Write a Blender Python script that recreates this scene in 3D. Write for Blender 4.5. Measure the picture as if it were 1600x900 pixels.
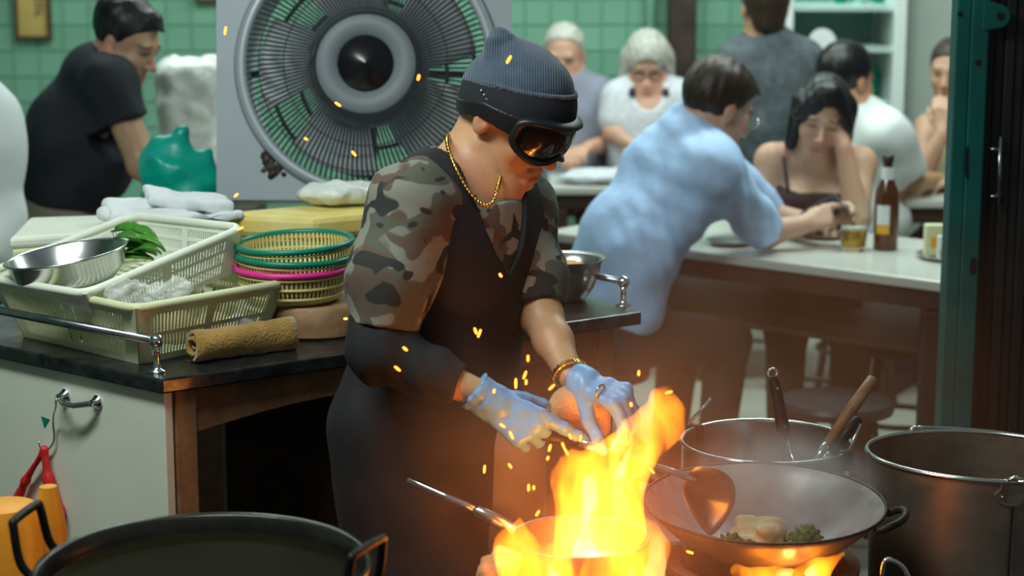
import bpy, math, random
import numpy as np
from mathutils import Vector, Matrix
for o in list(bpy.data.objects): bpy.data.objects.remove(o)
SC = bpy.context.scene
COL = SC.collection
random.seed(7); RNG = np.random.default_rng(7)

# ------------------------------------------------------------------ camera
FPX, PITCH, CAMH = 3000.0, math.radians(10.5), 1.66
cam_data = bpy.data.cameras.new('camera'); cam = bpy.data.objects.new('camera', cam_data); COL.objects.link(cam)
cam_data.sensor_width = 36; cam_data.lens = 36*FPX/1600
cam.location = (0, 0, CAMH); cam.rotation_euler = (math.pi/2-PITCH, 0, 0)
cam_data.dof.use_dof = True; cam_data.dof.focus_distance = 3.48; cam_data.dof.aperture_fstop = 3.4
cam_data.clip_start = .05
SC.camera = cam
# ------------------------------------------------------------------ world, lamps, exposure
SC.view_settings.view_transform = 'Standard'; SC.view_settings.look = 'None'
SC.view_settings.gamma = 1; SC.view_settings.use_curve_mapping = False
SC.view_settings.exposure = 0.0
world = bpy.data.worlds.new('world'); SC.world = world; world.use_nodes = True
world.node_tree.nodes['Background'].inputs[0].default_value = (.62, .78, .80, 1)
world.node_tree.nodes['Background'].inputs[1].default_value = .16
def area(name, loc, target, sx, sy, energy, color):
    l = bpy.data.lights.new(name, 'AREA'); l.shape = 'RECTANGLE'; l.size = sx; l.size_y = sy; l.energy = energy; l.color = color
    o = bpy.data.objects.new(name, l); COL.objects.link(o); o.location = loc
    o.rotation_euler = (Vector(target)-Vector(loc)).to_track_quat('-Z', 'Y').to_euler()
    return o
area('kitchen_tube_light', (-1.0, 2.5, 2.75), (-.55, 3.7, .9), 1.3, .25, 47, (.90, 1, .94))
area('dining_tube_light', (1.2, 5.6, 2.9), (1.2, 5.8, 0), 1.6, .5, 50, (.86, 1, .93))
area('back_tube_light', (-1.2, 6.6, 2.9), (-1.2, 7.2, 0), 1.6, .5, 46, (.84, 1, .92))
area('far_tube_light', (.7, 7.0, 2.9), (.7, 7.6, .4), 1.6, .4, 38, (.84, 1, .92))

# ------------------------------------------------------------------ pixels to places
SP, CP = math.sin(PITCH), math.cos(PITCH)
def ray(px, py):
    cx, cy = (px-800)/FPX, (450-py)/FPX
    return Vector((cx, CP+cy*SP, -SP+cy*CP))
def P(px, py, d):
    r = ray(px, py); r *= d/r.y
    return r+Vector((0, 0, CAMH))
def G(px, py, z):
    r = ray(px, py); r *= (z-CAMH)/r.z
    return r+Vector((0, 0, CAMH))
def V(*a): return Vector(a)

# ------------------------------------------------------------------ materials
MATS = {}
def mat(name, col=(.5, .5, .5), rough=.5, metal=0., var=.0, vscale=8., bump=0., bscale=60., trans=0., ior=1.45, coat=0., sss=0., attr=False, spec=.5, rand=0., vcol=None, alpha=1., sheen=0.):
    m = bpy.data.materials.new(name); m.use_nodes = True; nt = m.node_tree; b = nt.nodes['Principled BSDF']
    b.inputs['Base Color'].default_value = (*col, 1); b.inputs['Roughness'].default_value = rough; b.inputs['Metallic'].default_value = metal
    b.inputs['IOR'].default_value = ior; b.inputs['Transmission Weight'].default_value = trans; b.inputs['Coat Weight'].default_value = coat
    b.inputs['Specular IOR Level'].default_value = spec; b.inputs['Alpha'].default_value = alpha; b.inputs['Sheen Weight'].default_value = sheen
    if sss: b.inputs['Subsurface Weight'].default_value = sss; b.inputs['Subsurface Radius'].default_value = (.02, .008, .004)
    tc = nt.nodes.new('ShaderNodeTexCoord')
    src = None
    if attr:
        a = nt.nodes.new('ShaderNodeVertexColor'); a.layer_name = 'Col'; src = a.outputs[0]
    if var or vcol:
        n = nt.nodes.new('ShaderNodeTexNoise'); n.inputs['Scale'].default_value = vscale; n.inputs['Detail'].default_value = 5; n.inputs['Roughness'].default_value = .6
        nt.links.new(tc.outputs['Object'], n.inputs['Vector'])
        r = nt.nodes.new('ShaderNodeValToRGB'); r.color_ramp.elements[0].position = .36; r.color_ramp.elements[1].position = .66
        c2 = vcol if vcol else tuple(min(1, c*(1+var)) for c in col); c1 = col if vcol else tuple(c*(1-var) for c in col)
        r.color_ramp.elements[0].color = (*c1, 1); r.color_ramp.elements[1].color = (*c2, 1)
        nt.links.new(n.outputs['Fac'], r.inputs['Fac'])
        if src is not None:
            mx = nt.nodes.new('ShaderNodeMix'); mx.data_type = 'RGBA'; mx.blend_type = 'MULTIPLY'; mx.inputs['Factor'].default_value = 1
            r.color_ramp.elements[0].color = (1-var,)*3+(1,); r.color_ramp.elements[1].color = (1, 1, 1, 1)
            nt.links.new(src, mx.inputs['A']); nt.links.new(r.outputs[0], mx.inputs['B']); src = mx.outputs['Result']
        else: src = r.outputs[0]
    if rand:
        oi = nt.nodes.new('ShaderNodeObjectInfo'); hs = nt.nodes.new('ShaderNodeHueSaturation')
        mr = nt.nodes.new('ShaderNodeMapRange'); mr.inputs['To Min'].default_value = 1-rand; mr.inputs['To Max'].default_value = 1+rand
        nt.links.new(oi.outputs['Random'], mr.inputs['Value']); nt.links.new(mr.outputs[0], hs.inputs['Value'])
        if src is not None: nt.links.new(src, hs.inputs['Color'])
        else: hs.inputs['Color'].default_value = (*col, 1)
        src = hs.outputs[0]
    if src is not None: nt.links.new(src, b.inputs['Base Color'])
    if bump:
        n2 = nt.nodes.new('ShaderNodeTexNoise'); n2.inputs['Scale'].default_value = bscale; n2.inputs['Detail'].default_value = 4
        nt.links.new(tc.outputs['Object'], n2.inputs['Vector'])
        bp = nt.nodes.new('ShaderNodeBump'); bp.inputs['Strength'].default_value = bump; bp.inputs['Distance'].default_value = .004
        nt.links.new(n2.outputs['Fac'], bp.inputs['Height']); nt.links.new(bp.outputs[0], b.inputs['Normal'])
    MATS[name] = m
    return m
def emit(name, col, strength):
    m = bpy.data.materials.new(name); m.use_nodes = True; nt = m.node_tree; nt.nodes.clear()
    e = nt.nodes.new('ShaderNodeEmission'); e.inputs[0].default_value = (*col, 1); e.inputs[1].default_value = strength
    o = nt.nodes.new('ShaderNodeOutputMaterial'); nt.links.new(e.outputs[0], o.inputs['Surface']); MATS[name] = m
    return m
mat('steel', (.62, .62, .60), .22, 1, var=.12, vscale=14)
mat('steel_worn', (.29, .235, .19), .42, .85, var=.25, vscale=9, bump=.15, bscale=40)
mat('steel_rim', (.72, .70, .66), .2, 1)
mat('chrome', (.75, .76, .77), .12, 1)
mat('rail_steel', (.42, .43, .45), .25, 1, var=.25, vscale=20)
mat('wok_steel', (.40, .355, .345), .36, .6, var=.3, vscale=12, bump=.12, bscale=50)
mat('iron_black', (.02, .018, .016), .45, .6, var=.4, vscale=20, bump=.3, bscale=60)
mat('pot_dark', (.05, .047, .038), .28, .75, var=.35, vscale=8)
mat('oil', (.012, .010, .005), .22, 0, spec=.08, ior=1.12)
mat('counter_steel', (.07, .072, .075), .3, .85, var=.5, vscale=25, bump=.2, bscale=30)
mat('cream_paint', (.62, .66, .55), .45, 0, vcol=(.68, .71, .60), vscale=5, bump=.1, bscale=20)
mat('wood_brown', (.16, .075, .035), .55, 0, vcol=(.26, .13, .06), vscale=14, bump=.2, bscale=80)
mat('wood_dark', (.035, .02, .014), .5, 0, var=.35, vscale=10)
mat('wood_block', (.24, .13, .06), .6, 0, vcol=(.36, .21, .11), vscale=16, bump=.2, bscale=60)
mat('wood_handle', (.22, .11, .05), .5, 0, vcol=(.34, .19, .09), vscale=30, bump=.2)
mat('plastic_white', (.78, .82, .70), .4, 0, var=.06, trans=.0, sss=.05)
mat('plastic_cream', (.66, .68, .42), .42, 0, var=.08, vscale=10)
mat('colander_yellow', (.66, .55, .22), .4, 0, var=.08)
mat('rim_green', (.0, .20, .13), .35)
mat('rim_pink', (.72, .03, .27), .35)
mat('box_yellow', (.70, .55, .14), .7, 0, vcol=(.80, .68, .28), vscale=9, bump=.3, bscale=30)
mat('card_tan', (.50, .36, .14), .7, 0, var=.12, vscale=9)
mat('paper_white', (.72, .76, .78), .7, 0, var=.05)
mat('film_clear', (.92, .94, .92), .1, 0, bump=.6, bscale=60, alpha=.30)
mat('film_white', (.74, .78, .74), .35, 0, var=.1, vscale=9, bump=.9, bscale=22, alpha=.93)
mat('bag_green', (.0, .36, .27), .35, 0, var=.12, vscale=6, bump=.5, bscale=14)
mat('bag_red', (.55, .02, .02), .4, 0, var=.1)
mat('leaf_green', (.05, .21, .02), .4, 0, var=.35, vscale=18)
mat('leaf_stem', (.30, .50, .10), .4)
mat('towel_brown', (.26, .14, .02), .95, 0, vcol=(.40, .23, .045), vscale=25, bump=1., bscale=170, sheen=.4)
mat('cloth_orange', (.62, .30, .12), .95, 0, vcol=(.72, .40, .20), vscale=20, bump=1., bscale=170, sheen=.3)
mat('fan_grey', (.36, .41, .45), .45, 0, var=.06, vscale=4)
mat('fan_plate', (.20, .23, .255), .5)
mat('fan_ring', (.42, .47, .51), .35, .2)
mat('fan_wire', (.06, .07, .08), .4, .3)
mat('fan_blade', (.60, .65, .68), .45)
mat('black_gloss', (.008, .008, .01), .2)
mat('tile_green', (.155, .325, .235), .25, 0, var=.06, vscale=3, rand=.07)
mat('grout', (.115, .26, .185), .8)
mat('frame_brown', (.06, .035, .015), .5)
mat('sign_gold', (.42, .30, .09), .6, 0, var=.12)
mat('sign_ink', (.10, .09, .05), .7)
mat('post_green', (.0, .085, .075), .45, 0, var=.2, vscale=7, bump=.1)
mat('shutter_black', (.010, .010, .010), .5, 0, var=.4, vscale=12)
mat('hole_black', (.003, .003, .003), .8)
mat('fridge_white', (.66, .72, .70), .4)
mat('fridge_inside', (.22, .42, .38), .5)
mat('fridge_shelf', (.52, .68, .62), .4)
mat('glass', (1, 1, 1), .02, 0, trans=1, ior=1.02, spec=.4)
mat('drink_glass', (.95, 1, .98), .03, 0, trans=1, ior=1.15)
mat('beer', (.75, .45, .03), .05, 0, trans=.75, ior=1.33)
mat('bottle_amber', (.09, .025, .004), .1, 0, trans=.25, ior=1.5)
mat('label_white', (.72, .76, .76), .6)
mat('label_gold', (.72, .38, .03), .5)
mat('cap_red', (.6, .02, .02), .4)
mat('cream_top', (.54, .55, .50), .18, 0, var=.03, vscale=4)
mat('floor_tile', (.36, .34, .27), .4, 0, var=.08, vscale=6)
mat('kitchen_floor', (.05, .045, .04), .5, 0, var=.4, vscale=6)
mat('wall_pale', (.40, .47, .42), .6, 0, var=.03)
mat('tile_wall_far', (.155, .43, .29), .3)
mat('stool_black', (.012, .012, .013), .4)
mat('stool_green', (.12, .34, .24), .4)
mat('orange_plastic', (.75, .30, .02), .4, 0, var=.15, vscale=6)
mat('skin', (1, 1, 1), .48, 0, attr=True, sss=.08, var=.06, vscale=30, bump=.08, bscale=90)
mat('eye_white', (.8, .8, .78), .2)
mat('hair_black', (.006, .005, .006), .38, 0, bump=.4, bscale=120)
mat('hair_brown', (.028, .016, .009), .45, 0, bump=.4, bscale=120)
mat('hair_grey', (.34, .33, .30), .6, 0, vcol=(.50, .49, .44), vscale=40, bump=.6, bscale=110)
mat('tee_black', (.006, .008, .014), .8, 0, bump=.2)
mat('shirt_white', (.66, .72, .71), .8, 0, bump=.2)
mat('shirt_lavender', (.20, .21, .27), .8, 0, bump=.2)
mat('polo_white', (.52, .54, .58), .8, 0, var=.14, vscale=60)
mat('collar_dark', (.03, .02, .045), .8)
mat('tee_heather', (.055, .07, .085), .85, 0, vcol=(.10, .12, .135), vscale=30)
mat('shirt_blue', (.44, .63, .93), .75, 0, var=.05, vscale=30, bump=.15, bscale=200)
mat('tank_brown', (.028, .014, .014), .8)
mat('jeans', (.02, .035, .085), .85)
mat('trousers_tan', (.22, .20, .15), .85, 0, var=.1)
mat('trousers_dark', (.02, .017, .02), .85)
mat('apron_black', (.010, .009, .012), .75, 0, var=.3, vscale=8, bump=.25, bscale=220)
mat('sleeve_black', (.012, .011, .013), .85, 0, bump=.25, bscale=200)
mat('trousers_grey', (.17, .15, .13), .85, 0, var=.2, vscale=9)
mat('glove_blue', (.15, .37, .68), .38, 0, var=.12, vscale=20, bump=.35, bscale=55, sss=.05)
mat('gold', (.80, .50, .12), .22, 1)
mat('goggle_black', (.010, .010, .011), .42)
mat('lens_dark', (.012, .008, .007), .06, 0, coat=.6)
mat('boot', (.02, .02, .02), .5)
mat('clay', (.20, .10, .05), .85, 0, var=.3, vscale=10, bump=.4)
mat('food_yellow', (.72, .50, .20), .5, 0, vcol=(.78, .64, .36), vscale=22, bump=.4)
mat('food_orange', (.75, .36, .05), .5, 0, var=.2, vscale=40, bump=.5)
mat('food_green', (.10, .15, .03), .5, 0, var=.3, vscale=30)
mat('noodle', (.55, .42, .22), .55, 0, var=.12)
emit('ember', (1, .22, .02), 5.5)
def hat_mat():
    m = mat('beanie', (.055, .085, .125), .92, 0, var=.12, vscale=60, sheen=.3); nt = m.node_tree; b = nt.nodes['Principled BSDF']
    w = nt.nodes.new('ShaderNodeTexWave'); w.wave_type = 'BANDS'; w.bands_direction = 'X'; w.inputs['Scale'].default_value = 70; w.inputs['Distortion'].default_value = .6
    tc = nt.nodes['Texture Coordinate']; nt.links.new(tc.outputs['Object'], w.inputs['Vector'])
    bp = nt.nodes.new('ShaderNodeBump'); bp.inputs['Strength'].default_value = .5; bp.inputs['Distance'].default_value = .003
    nt.links.new(w.outputs['Fac'], bp.inputs['Height']); nt.links.new(bp.outputs[0], b.inputs['Normal'])
hat_mat()
mat('beanie_dark', (.016, .018, .024), .95, 0, var=.15, vscale=60)
def camo():
    m = bpy.data.materials.new('camo'); m.use_nodes = True; nt = m.node_tree; b = nt.nodes['Principled BSDF']; b.inputs['Roughness'].default_value = .85
    tc = nt.nodes.new('ShaderNodeTexCoord')
    col = (.20, .20, .165, 1); prev = None
    for i, (sc, th, c) in enumerate(((14, .53, (.085, .088, .065, 1)), (13, .56, (.10, .066, .046, 1)), (18, .59, (.022, .021, .020, 1)))):
        mp = nt.nodes.new('ShaderNodeMapping'); mp.inputs['Location'].default_value = (i*3.7+1.3, i*5.1, i*2.3); mp.inputs['Scale'].default_value = (1, 1, 1.35)
        n = nt.nodes.new('ShaderNodeTexNoise'); n.inputs['Scale'].default_value = sc; n.inputs['Detail'].default_value = 1.2; n.inputs['Distortion'].default_value = .5
        nt.links.new(tc.outputs['Object'], mp.inputs[0]); nt.links.new(mp.outputs[0], n.inputs['Vector'])
        r = nt.nodes.new('ShaderNodeValToRGB'); r.color_ramp.elements[0].position = th-.012; r.color_ramp.elements[1].position = th+.012
        nt.links.new(n.outputs['Fac'], r.inputs[0])
        mx = nt.nodes.new('ShaderNodeMix'); mx.data_type = 'RGBA'; nt.links.new(r.outputs[0], mx.inputs['Factor'])
        if prev is None: mx.inputs['A'].default_value = col
        else: nt.links.new(prev, mx.inputs['A'])
        mx.inputs['B'].default_value = c; prev = mx.outputs['Result']
    nt.links.new(prev, b.inputs['Base Color']); MATS['camo'] = m
camo()
def flame_mat(name, col, strength, scale=18.):
    m = bpy.data.materials.new(name); m.use_nodes = True; nt = m.node_tree; nt.nodes.clear()
    e = nt.nodes.new('ShaderNodeEmission'); e.inputs[0].default_value = (*col, 1)
    tc = nt.nodes.new('ShaderNodeTexCoord'); mp = nt.nodes.new('ShaderNodeMapping'); mp.inputs['Scale'].default_value = (1, 1, .38); mp.inputs['Rotation'].default_value = (0, .35, 0)
    n = nt.nodes.new('ShaderNodeTexNoise'); n.inputs['Scale'].default_value = scale; n.inputs['Detail'].default_value = 2; n.inputs['Distortion'].default_value = 1.2
    mr = nt.nodes.new('ShaderNodeMapRange'); mr.inputs['From Min'].default_value = .33; mr.inputs['From Max'].default_value = .68; mr.inputs['To Min'].default_value = strength*.06; mr.inputs['To Max'].default_value = strength*1.7
    nt.links.new(tc.outputs['Object'], mp.inputs[0]); nt.links.new(mp.outputs[0], n.inputs['Vector']); nt.links.new(n.outputs['Fac'], mr.inputs['Value']); nt.links.new(mr.outputs[0], e.inputs[1])
    o = nt.nodes.new('ShaderNodeOutputMaterial'); nt.links.new(e.outputs[0], o.inputs['Volume']); MATS[name] = m
flame_mat('flame', (1, .245, .010), 62)
flame_mat('flame_core', (1, .60, .20), 75, 26)

# ------------------------------------------------------------------ object helpers
def finish(name, me, material, parent=None, smooth=True):
    o = bpy.data.objects.new(name, me); COL.objects.link(o)
    if material: me.materials.append(MATS[material])
    if smooth: me.polygons.foreach_set('use_smooth', [True]*len(me.polygons))
    if parent is not None:
        o.parent = parent; o.matrix_parent_inverse = Matrix.Translation(-root_loc(parent))
    return o
def root_loc(o):                               # things are Empties placed at their base; parts keep world coordinates
    return o.location.copy() if o.type == 'EMPTY' else Vector((0, 0, 0))
def tag(o, label, cat, group=None, kind=None):
    o['label'] = label; o['category'] = cat
    if group: o['group'] = group
    if kind: o['kind'] = kind
    return o
def thing(name, loc, label, cat, group=None):
    o = bpy.data.objects.new(name, None); COL.objects.link(o); o.location = loc; o.empty_display_size = .05
    return tag(o, label, cat, group)
def struct(o):
    if o.parent is None: o['kind'] = 'structure'
    return o
def sub(o, parent_part):                      # make o a sub-part of a part
    o.parent = parent_part; o.matrix_parent_inverse = Matrix()
    return o
def frame(origin, x, y):                      # matrix with given axes
    x = Vector(x).normalized(); y = Vector(y); y = (y-x*x.dot(y)).normalized(); z = x.cross(y)
    m = Matrix((x, y, z)).transposed().to_4x4(); m.translation = origin
    return m
def zframe(origin, z, x=(1, 0, 0)):
    z = Vector(z).normalized(); x = Vector(x); x = (x-z*z.dot(x)).normalized(); y = z.cross(x)
    m = Matrix((x, y, z)).transposed().to_4x4(); m.translation = origin
    return m
class MB:
    def __init__(s, M=None): s.v = []; s.f = []; s.M = M or Matrix()
    def add(s, vs, fs):
        n = len(s.v); s.v += [s.M @ Vector(p) for p in vs]; s.f += [tuple(i+n for i in f) for f in fs]; return s
    def box(s, c, size, M=None):
        M = M or Matrix(); c = Vector(c); h = Vector(size)/2
        vs = [M @ (c+Vector((sx*h.x, sy*h.y, sz*h.z))) for sx in (-1, 1) for sy in (-1, 1) for sz in (-1, 1)]
        return s.add(vs, [(0, 1, 3, 2), (4, 6, 7, 5), (0, 4, 5, 1), (2, 3, 7, 6), (0, 2, 6, 4), (1, 5, 7, 3)])
    def hexa(s, b, t):                         # bottom 4 points, top 4 points (ccw from above)
        return s.add(list(b)+list(t), [(3, 2, 1, 0), (4, 5, 6, 7), (0, 1, 5, 4), (1, 2, 6, 5), (2, 3, 7, 6), (3, 0, 4, 7)])
    def prism(s, pts, d):                      # polygon points (3D) swept by vector d
        n = len(pts); d = Vector(d); a = [Vector(p) for p in pts]
        return s.add(a+[p+d for p in a], [tuple(range(n-1, -1, -1)), tuple(range(n, 2*n))]+[(i, (i+1) % n, (i+1) % n+n, i+n) for i in range(n)])
    def tube(s, path, r, seg=10, closed=False, flat=1.0):
        path = [Vector(p) for p in path]; n = len(path); rs = r if isinstance(r, (list, tuple)) else [r]*n
        ref = None; vs = []; fs = []
        for i, p in enumerate(path):
            t = (path[(i+1) % n]-path[i-1]) if closed else (path[min(i+1, n-1)]-path[max(i-1, 0)])
            t.normalize()
            if ref is None: ref = t.orthogonal().normalized() if abs(t.z) > .95 else Vector((0, 0, 1))
            a = (ref-t*t.dot(ref)).normalized(); b = t.cross(a); ref = a
            vs += [p+(a*math.cos(2*math.pi*k/seg)*flat+b*math.sin(2*math.pi*k/seg))*rs[i] for k in range(seg)]
        for i in range(n if closed else n-1):
            j = (i+1) % n
            fs += [(i*seg+k, i*seg+(k+1) % seg, j*seg+(k+1) % seg, j*seg+k) for k in range(seg)]
        if not closed: fs += [tuple(range(seg-1, -1, -1)), tuple((n-1)*seg+k for k in range(seg))]
        return s.add(vs, fs)
    def lathe(s, prof, seg=48, M=None, wob=None):   # profile (r,z) around local z; closed when first point equals last
        M = M or Matrix(); vs = []; fs = []; n = len(prof)
        for i, (r, z) in enumerate(prof):
            for k in range(seg):
                a = 2*math.pi*k/seg; q = r*(1+(wob(a, z) if wob else 0)); vs.append(M @ Vector((q*math.cos(a), q*math.sin(a), z)))
        for i in range(n-1):
            fs += [(i*seg+k, i*seg+(k+1) % seg, (i+1)*seg+(k+1) % seg, (i+1)*seg+k) for k in range(seg)]
        return s.add(vs, fs)
    def ball(s, c, r, seg=16, M=None, sc=(1, 1, 1)):
        M = M or Matrix(); c = Vector(c); vs = []; fs = []; rings = seg//2
        for i in range(rings+1):
            th = math.pi*i/rings
            for k in range(seg):
                a = 2*math.pi*k/seg; vs.append(c+(M @ Vector((r*sc[0]*math.sin(th)*math.cos(a), r*sc[1]*math.sin(th)*math.sin(a), r*sc[2]*math.cos(th)))))
        for i in range(rings): fs += [(i*seg+k, (i+1)*seg+k, (i+1)*seg+(k+1) % seg, i*seg+(k+1) % seg) for k in range(seg)]
        return s.add(vs, fs)
    def build(s, name, material, parent=None, smooth=False, bevel=0, solid=0, angle=None):
        me = bpy.data.meshes.new(name); me.from_pydata([tuple(p) for p in s.v], [], s.f); me.update()
        o = finish(name, me, material, parent, smooth)
        if smooth and angle: 
            me.set_sharp_from_angle(angle=angle)
        if solid: m = o.modifiers.new('solid', 'SOLIDIFY'); m.thickness = solid; m.offset = 0
        if bevel:
            m = o.modifiers.new('bevel', 'BEVEL'); m.width = bevel; m.segments = 2; m.limit_method = 'ANGLE'; m.angle_limit = .6
        return o
SA = math.radians(40)
def bez(a, b, c, n=10):
    a, b, c = Vector(a), Vector(b), Vector(c)
    return [a*(1-t)**2+b*2*t*(1-t)+c*t*t for t in (i/n for i in range(n+1))]
def spline(pts, n=6):
    pts = [Vector(p) for p in pts]; out = []
    for i in range(len(pts)-1):
        p0, p1, p2, p3 = pts[max(i-1, 0)], pts[i], pts[i+1], pts[min(i+2, len(pts)-1)]
        for j in range(n):
            t = j/n; out.append(.5*((2*p1)+(p2-p0)*t+(2*p0-5*p1+4*p2-p3)*t*t+(3*p1-p0-3*p2+p3)*t**3))
    return out+[pts[-1]]

# ------------------------------------------------------------------ smooth solids (distance fields turned into one continuous mesh)
class SDF:
    def __init__(s, h=.005): s.h = h; s.p = []; s.cuts = []
    def cap(s, a, b, ra, rb=None, k=.02, op=1): s.p.append(('c', np.array(a, float), np.array(b, float), ra, ra if rb is None else rb, k, op)); return s
    def ell(s, c, r, R=None, k=.02, op=1):
        R = np.array(R.to_3x3()) if R is not None else np.eye(3)
        s.p.append(('e', np.array(c, float), np.array(r, float) if hasattr(r, '__len__') else np.array((r, r, r), float), R, 0, k, op)); return s
    def box(s, c, r, R=None, k=.01, op=1, rnd=.005):
        R = np.array(R.to_3x3()) if R is not None else np.eye(3)
        s.p.append(('b', np.array(c, float), np.array(r, float), R, rnd, k, op)); return s
    def inflated(s, prims, d, h=None):
        for p in prims:
            q = list(p)
            if q[0] == 'c': q[3] += d; q[4] += d
            elif q[6] > 0: q[2] = q[2]+d
            s.p.append(tuple(q))
        return s
    @staticmethod
    def bound(p):
        if p[0] == 'c':
            r = max(p[3], p[4]); return np.minimum(p[1], p[2])-r, np.maximum(p[1], p[2])+r
        e = np.abs(p[3]) @ p[2]; return p[1]-e, p[1]+e
    @staticmethod
    def dist(p, X):
        if p[0] == 'c':
            ab = p[2]-p[1]; w = X-p[1].astype(np.float32); t = np.clip((w @ ab.astype(np.float32))/max(ab @ ab, 1e-9), 0, 1)
            w = w-t[..., None]*ab.astype(np.float32)
            return np.sqrt((w*w).sum(-1))-(p[3]+(p[4]-p[3])*t)
        w = (X-p[1].astype(np.float32)) @ p[3].astype(np.float32)
        if p[0] == 'e':
            r = p[2].astype(np.float32); k0 = np.sqrt(((w/r)**2).sum(-1)); k1 = np.sqrt(((w/(r*r))**2).sum(-1))+1e-9
            return k0*(k0-1)/k1
        q = np.abs(w)-(p[2]-p[4]).astype(np.float32)
        return np.sqrt((np.maximum(q, 0)**2).sum(-1))+np.minimum(q.max(-1), 0)-p[4]
    def field(s):
        h = s.h; B = [s.bound(p) for p in s.p if p[6] > 0]
        lo = np.min([b[0] for b in B], 0)-3*h; hi = np.max([b[1] for b in B], 0)+3*h
        n = np.ceil((hi-lo)/h).astype(int)+1; v = np.ones(n, np.float32)
        ax = [lo[i]+h*np.arange(n[i]) for i in range(3)]
        for p in s.p:
            b0, b1 = s.bound(p); m = max(p[5], 3*h); i0 = np.clip(np.floor((b0-m-lo)/h).astype(int), 0, n); i1 = np.clip(np.ceil((b1+m-lo)/h).astype(int)+1, 0, n)
            if (i1 <= i0).any(): continue
            X = np.stack(np.meshgrid(*[ax[i][i0[i]:i1[i]] for i in range(3)], indexing='ij'), -1).astype(np.float32)
            d = s.dist(p, X); sl = tuple(slice(i0[i], i1[i]) for i in range(3)); a = v[sl]; k = p[5]
            if p[6] > 0: hh = np.maximum(k-np.abs(a-d), 0)/k; v[sl] = np.minimum(a, d)-hh*hh*k*.25
            else: d = -d; hh = np.maximum(k-np.abs(a-d), 0)/k; v[sl] = np.maximum(a, d)+hh*hh*k*.25
        for c in s.cuts:
            I = np.argwhere(v < 3*h)
            X = lo+I*h; v[I[:, 0], I[:, 1], I[:, 2]] = np.maximum(v[I[:, 0], I[:, 1], I[:, 2]], c(X))
        return v, lo
    def mesh(s, name, material, parent=None, disp=None, col=None):
        v, lo = s.field(); h = s.h; S = v < 0
        cs = [(a, b, c) for a in (0, 1) for b in (0, 1) for c in (0, 1)]
        sl = lambda o: tuple(slice(o[i], S.shape[i]-1+o[i]) for i in range(3))
        anyc = np.zeros(np.array(S.shape)-1, bool); allc = np.ones_like(anyc)
        for o in cs: anyc |= S[sl(o)]; allc &= S[sl(o)]
        act = anyc & ~allc; I = np.argwhere(act); idx = np.full(act.shape, -1, np.int32); idx[act] = np.arange(len(I))
        cv = np.stack([v[I[:, 0]+o[0], I[:, 1]+o[1], I[:, 2]+o[2]] for o in cs]); pos = np.zeros((len(I), 3)); cnt = np.zeros(len(I))
        for a in range(8):
            for b in range(a+1, 8):
                da = np.array(cs[b])-np.array(cs[a])
                if np.abs(da).sum() != 1: continue
                m = (cv[a] < 0) != (cv[b] < 0); t = cv[a]/np.where(m, cv[a]-cv[b], 1)
                pos += np.where(m[:, None], np.array(cs[a])+t[:, None]*da, 0); cnt += m
        verts = lo+h*(I+pos/np.maximum(cnt, 1)[:, None])
        F = []
        for axs in range(3):
            u, w = (axs+1) % 3, (axs+2) % 3
            s0 = [slice(1, -1)]*3; s0[axs] = slice(0, -1); s1 = list(s0); s1[axs] = slice(1, None)
            A, Bm = S[tuple(s0)], S[tuple(s1)]; E = np.argwhere(A != Bm); ins = A[E[:, 0], E[:, 1], E[:, 2]]
            off = np.array([s_.start for s_ in s0]); E = E+off
            def cell(du, dw):
                q = E.copy(); q[:, u] += du; q[:, w] += dw; return idx[q[:, 0], q[:, 1], q[:, 2]]
            q = np.stack([cell(-1, -1), cell(0, -1), cell(0, 0), cell(-1, 0)], 1); q[~ins] = q[~ins][:, ::-1]; F.append(q)
        F = np.concatenate(F); F = F[(F >= 0).all(1)]
        me = bpy.data.meshes.new(name); me.vertices.add(len(verts)); me.vertices.foreach_set('co', verts.astype(np.float32).ravel())
        me.loops.add(F.size); me.loops.foreach_set('vertex_index', F.astype(np.int32).ravel()); me.polygons.add(len(F))
        me.polygons.foreach_set('loop_start', np.arange(0, F.size, 4, dtype=np.int32)); me.polygons.foreach_set('loop_total', np.full(len(F), 4, np.int32)); me.update(calc_edges=True)
        if disp is not None:
            nr = np.zeros(len(verts)*3, np.float32); me.vertices.foreach_get('normal', nr); nr = nr.reshape(-1, 3)
            verts = verts+nr*disp(verts)[:, None]; me.vertices.foreach_set('co', verts.astype(np.float32).ravel()); me.update()
        if col is not None:
            at = me.color_attributes.new('Col', 'FLOAT_COLOR', 'POINT'); c = np.ones((len(verts), 4), np.float32); c[:, :3] = col(verts); at.data.foreach_set('color', c.ravel())
        return finish(name, me, material, parent, True)
def folds(amp, freq, dirs, seed=0):
    r = np.random.default_rng(seed); D = [np.array(d, float)/np.linalg.norm(d) for d in dirs]; ph = r.random((len(D), 4))*6.28
    def f(X):
        out = np.zeros(len(X))
        for i, d in enumerate(D):
            wob = .8*np.sin(X @ np.array([9, 7, 11])+ph[i, 1])+.6*np.sin(X @ np.array([-13, 17, 8])+ph[i, 2])
            out += np.sin((X @ d)*freq*(1+.23*i)+ph[i, 0]+1.6*wob)*(.55+.45*np.sin(X @ np.array([7, -9, 6])+ph[i, 3]))
        return amp*out/len(D)
    return f

def crease(amp, freq, seed=0, n=5):
    r = np.random.default_rng(seed); D = r.normal(size=(n, 3)); D /= np.linalg.norm(D, axis=1)[:, None]; ph = r.random((n, 3))
    def f(X):
        out = np.zeros(len(X))
        for i in range(n):
            w = .25*np.sin(X @ D[(i+1) % n]*freq*.45+ph[i, 1]*6.3); t = (X @ D[i])*freq/6.28*(1+.5*i/n)+ph[i, 0]+w
            out += np.abs((t % 1)*2-1)-.5
        return amp*out*2/n
    return f

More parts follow.
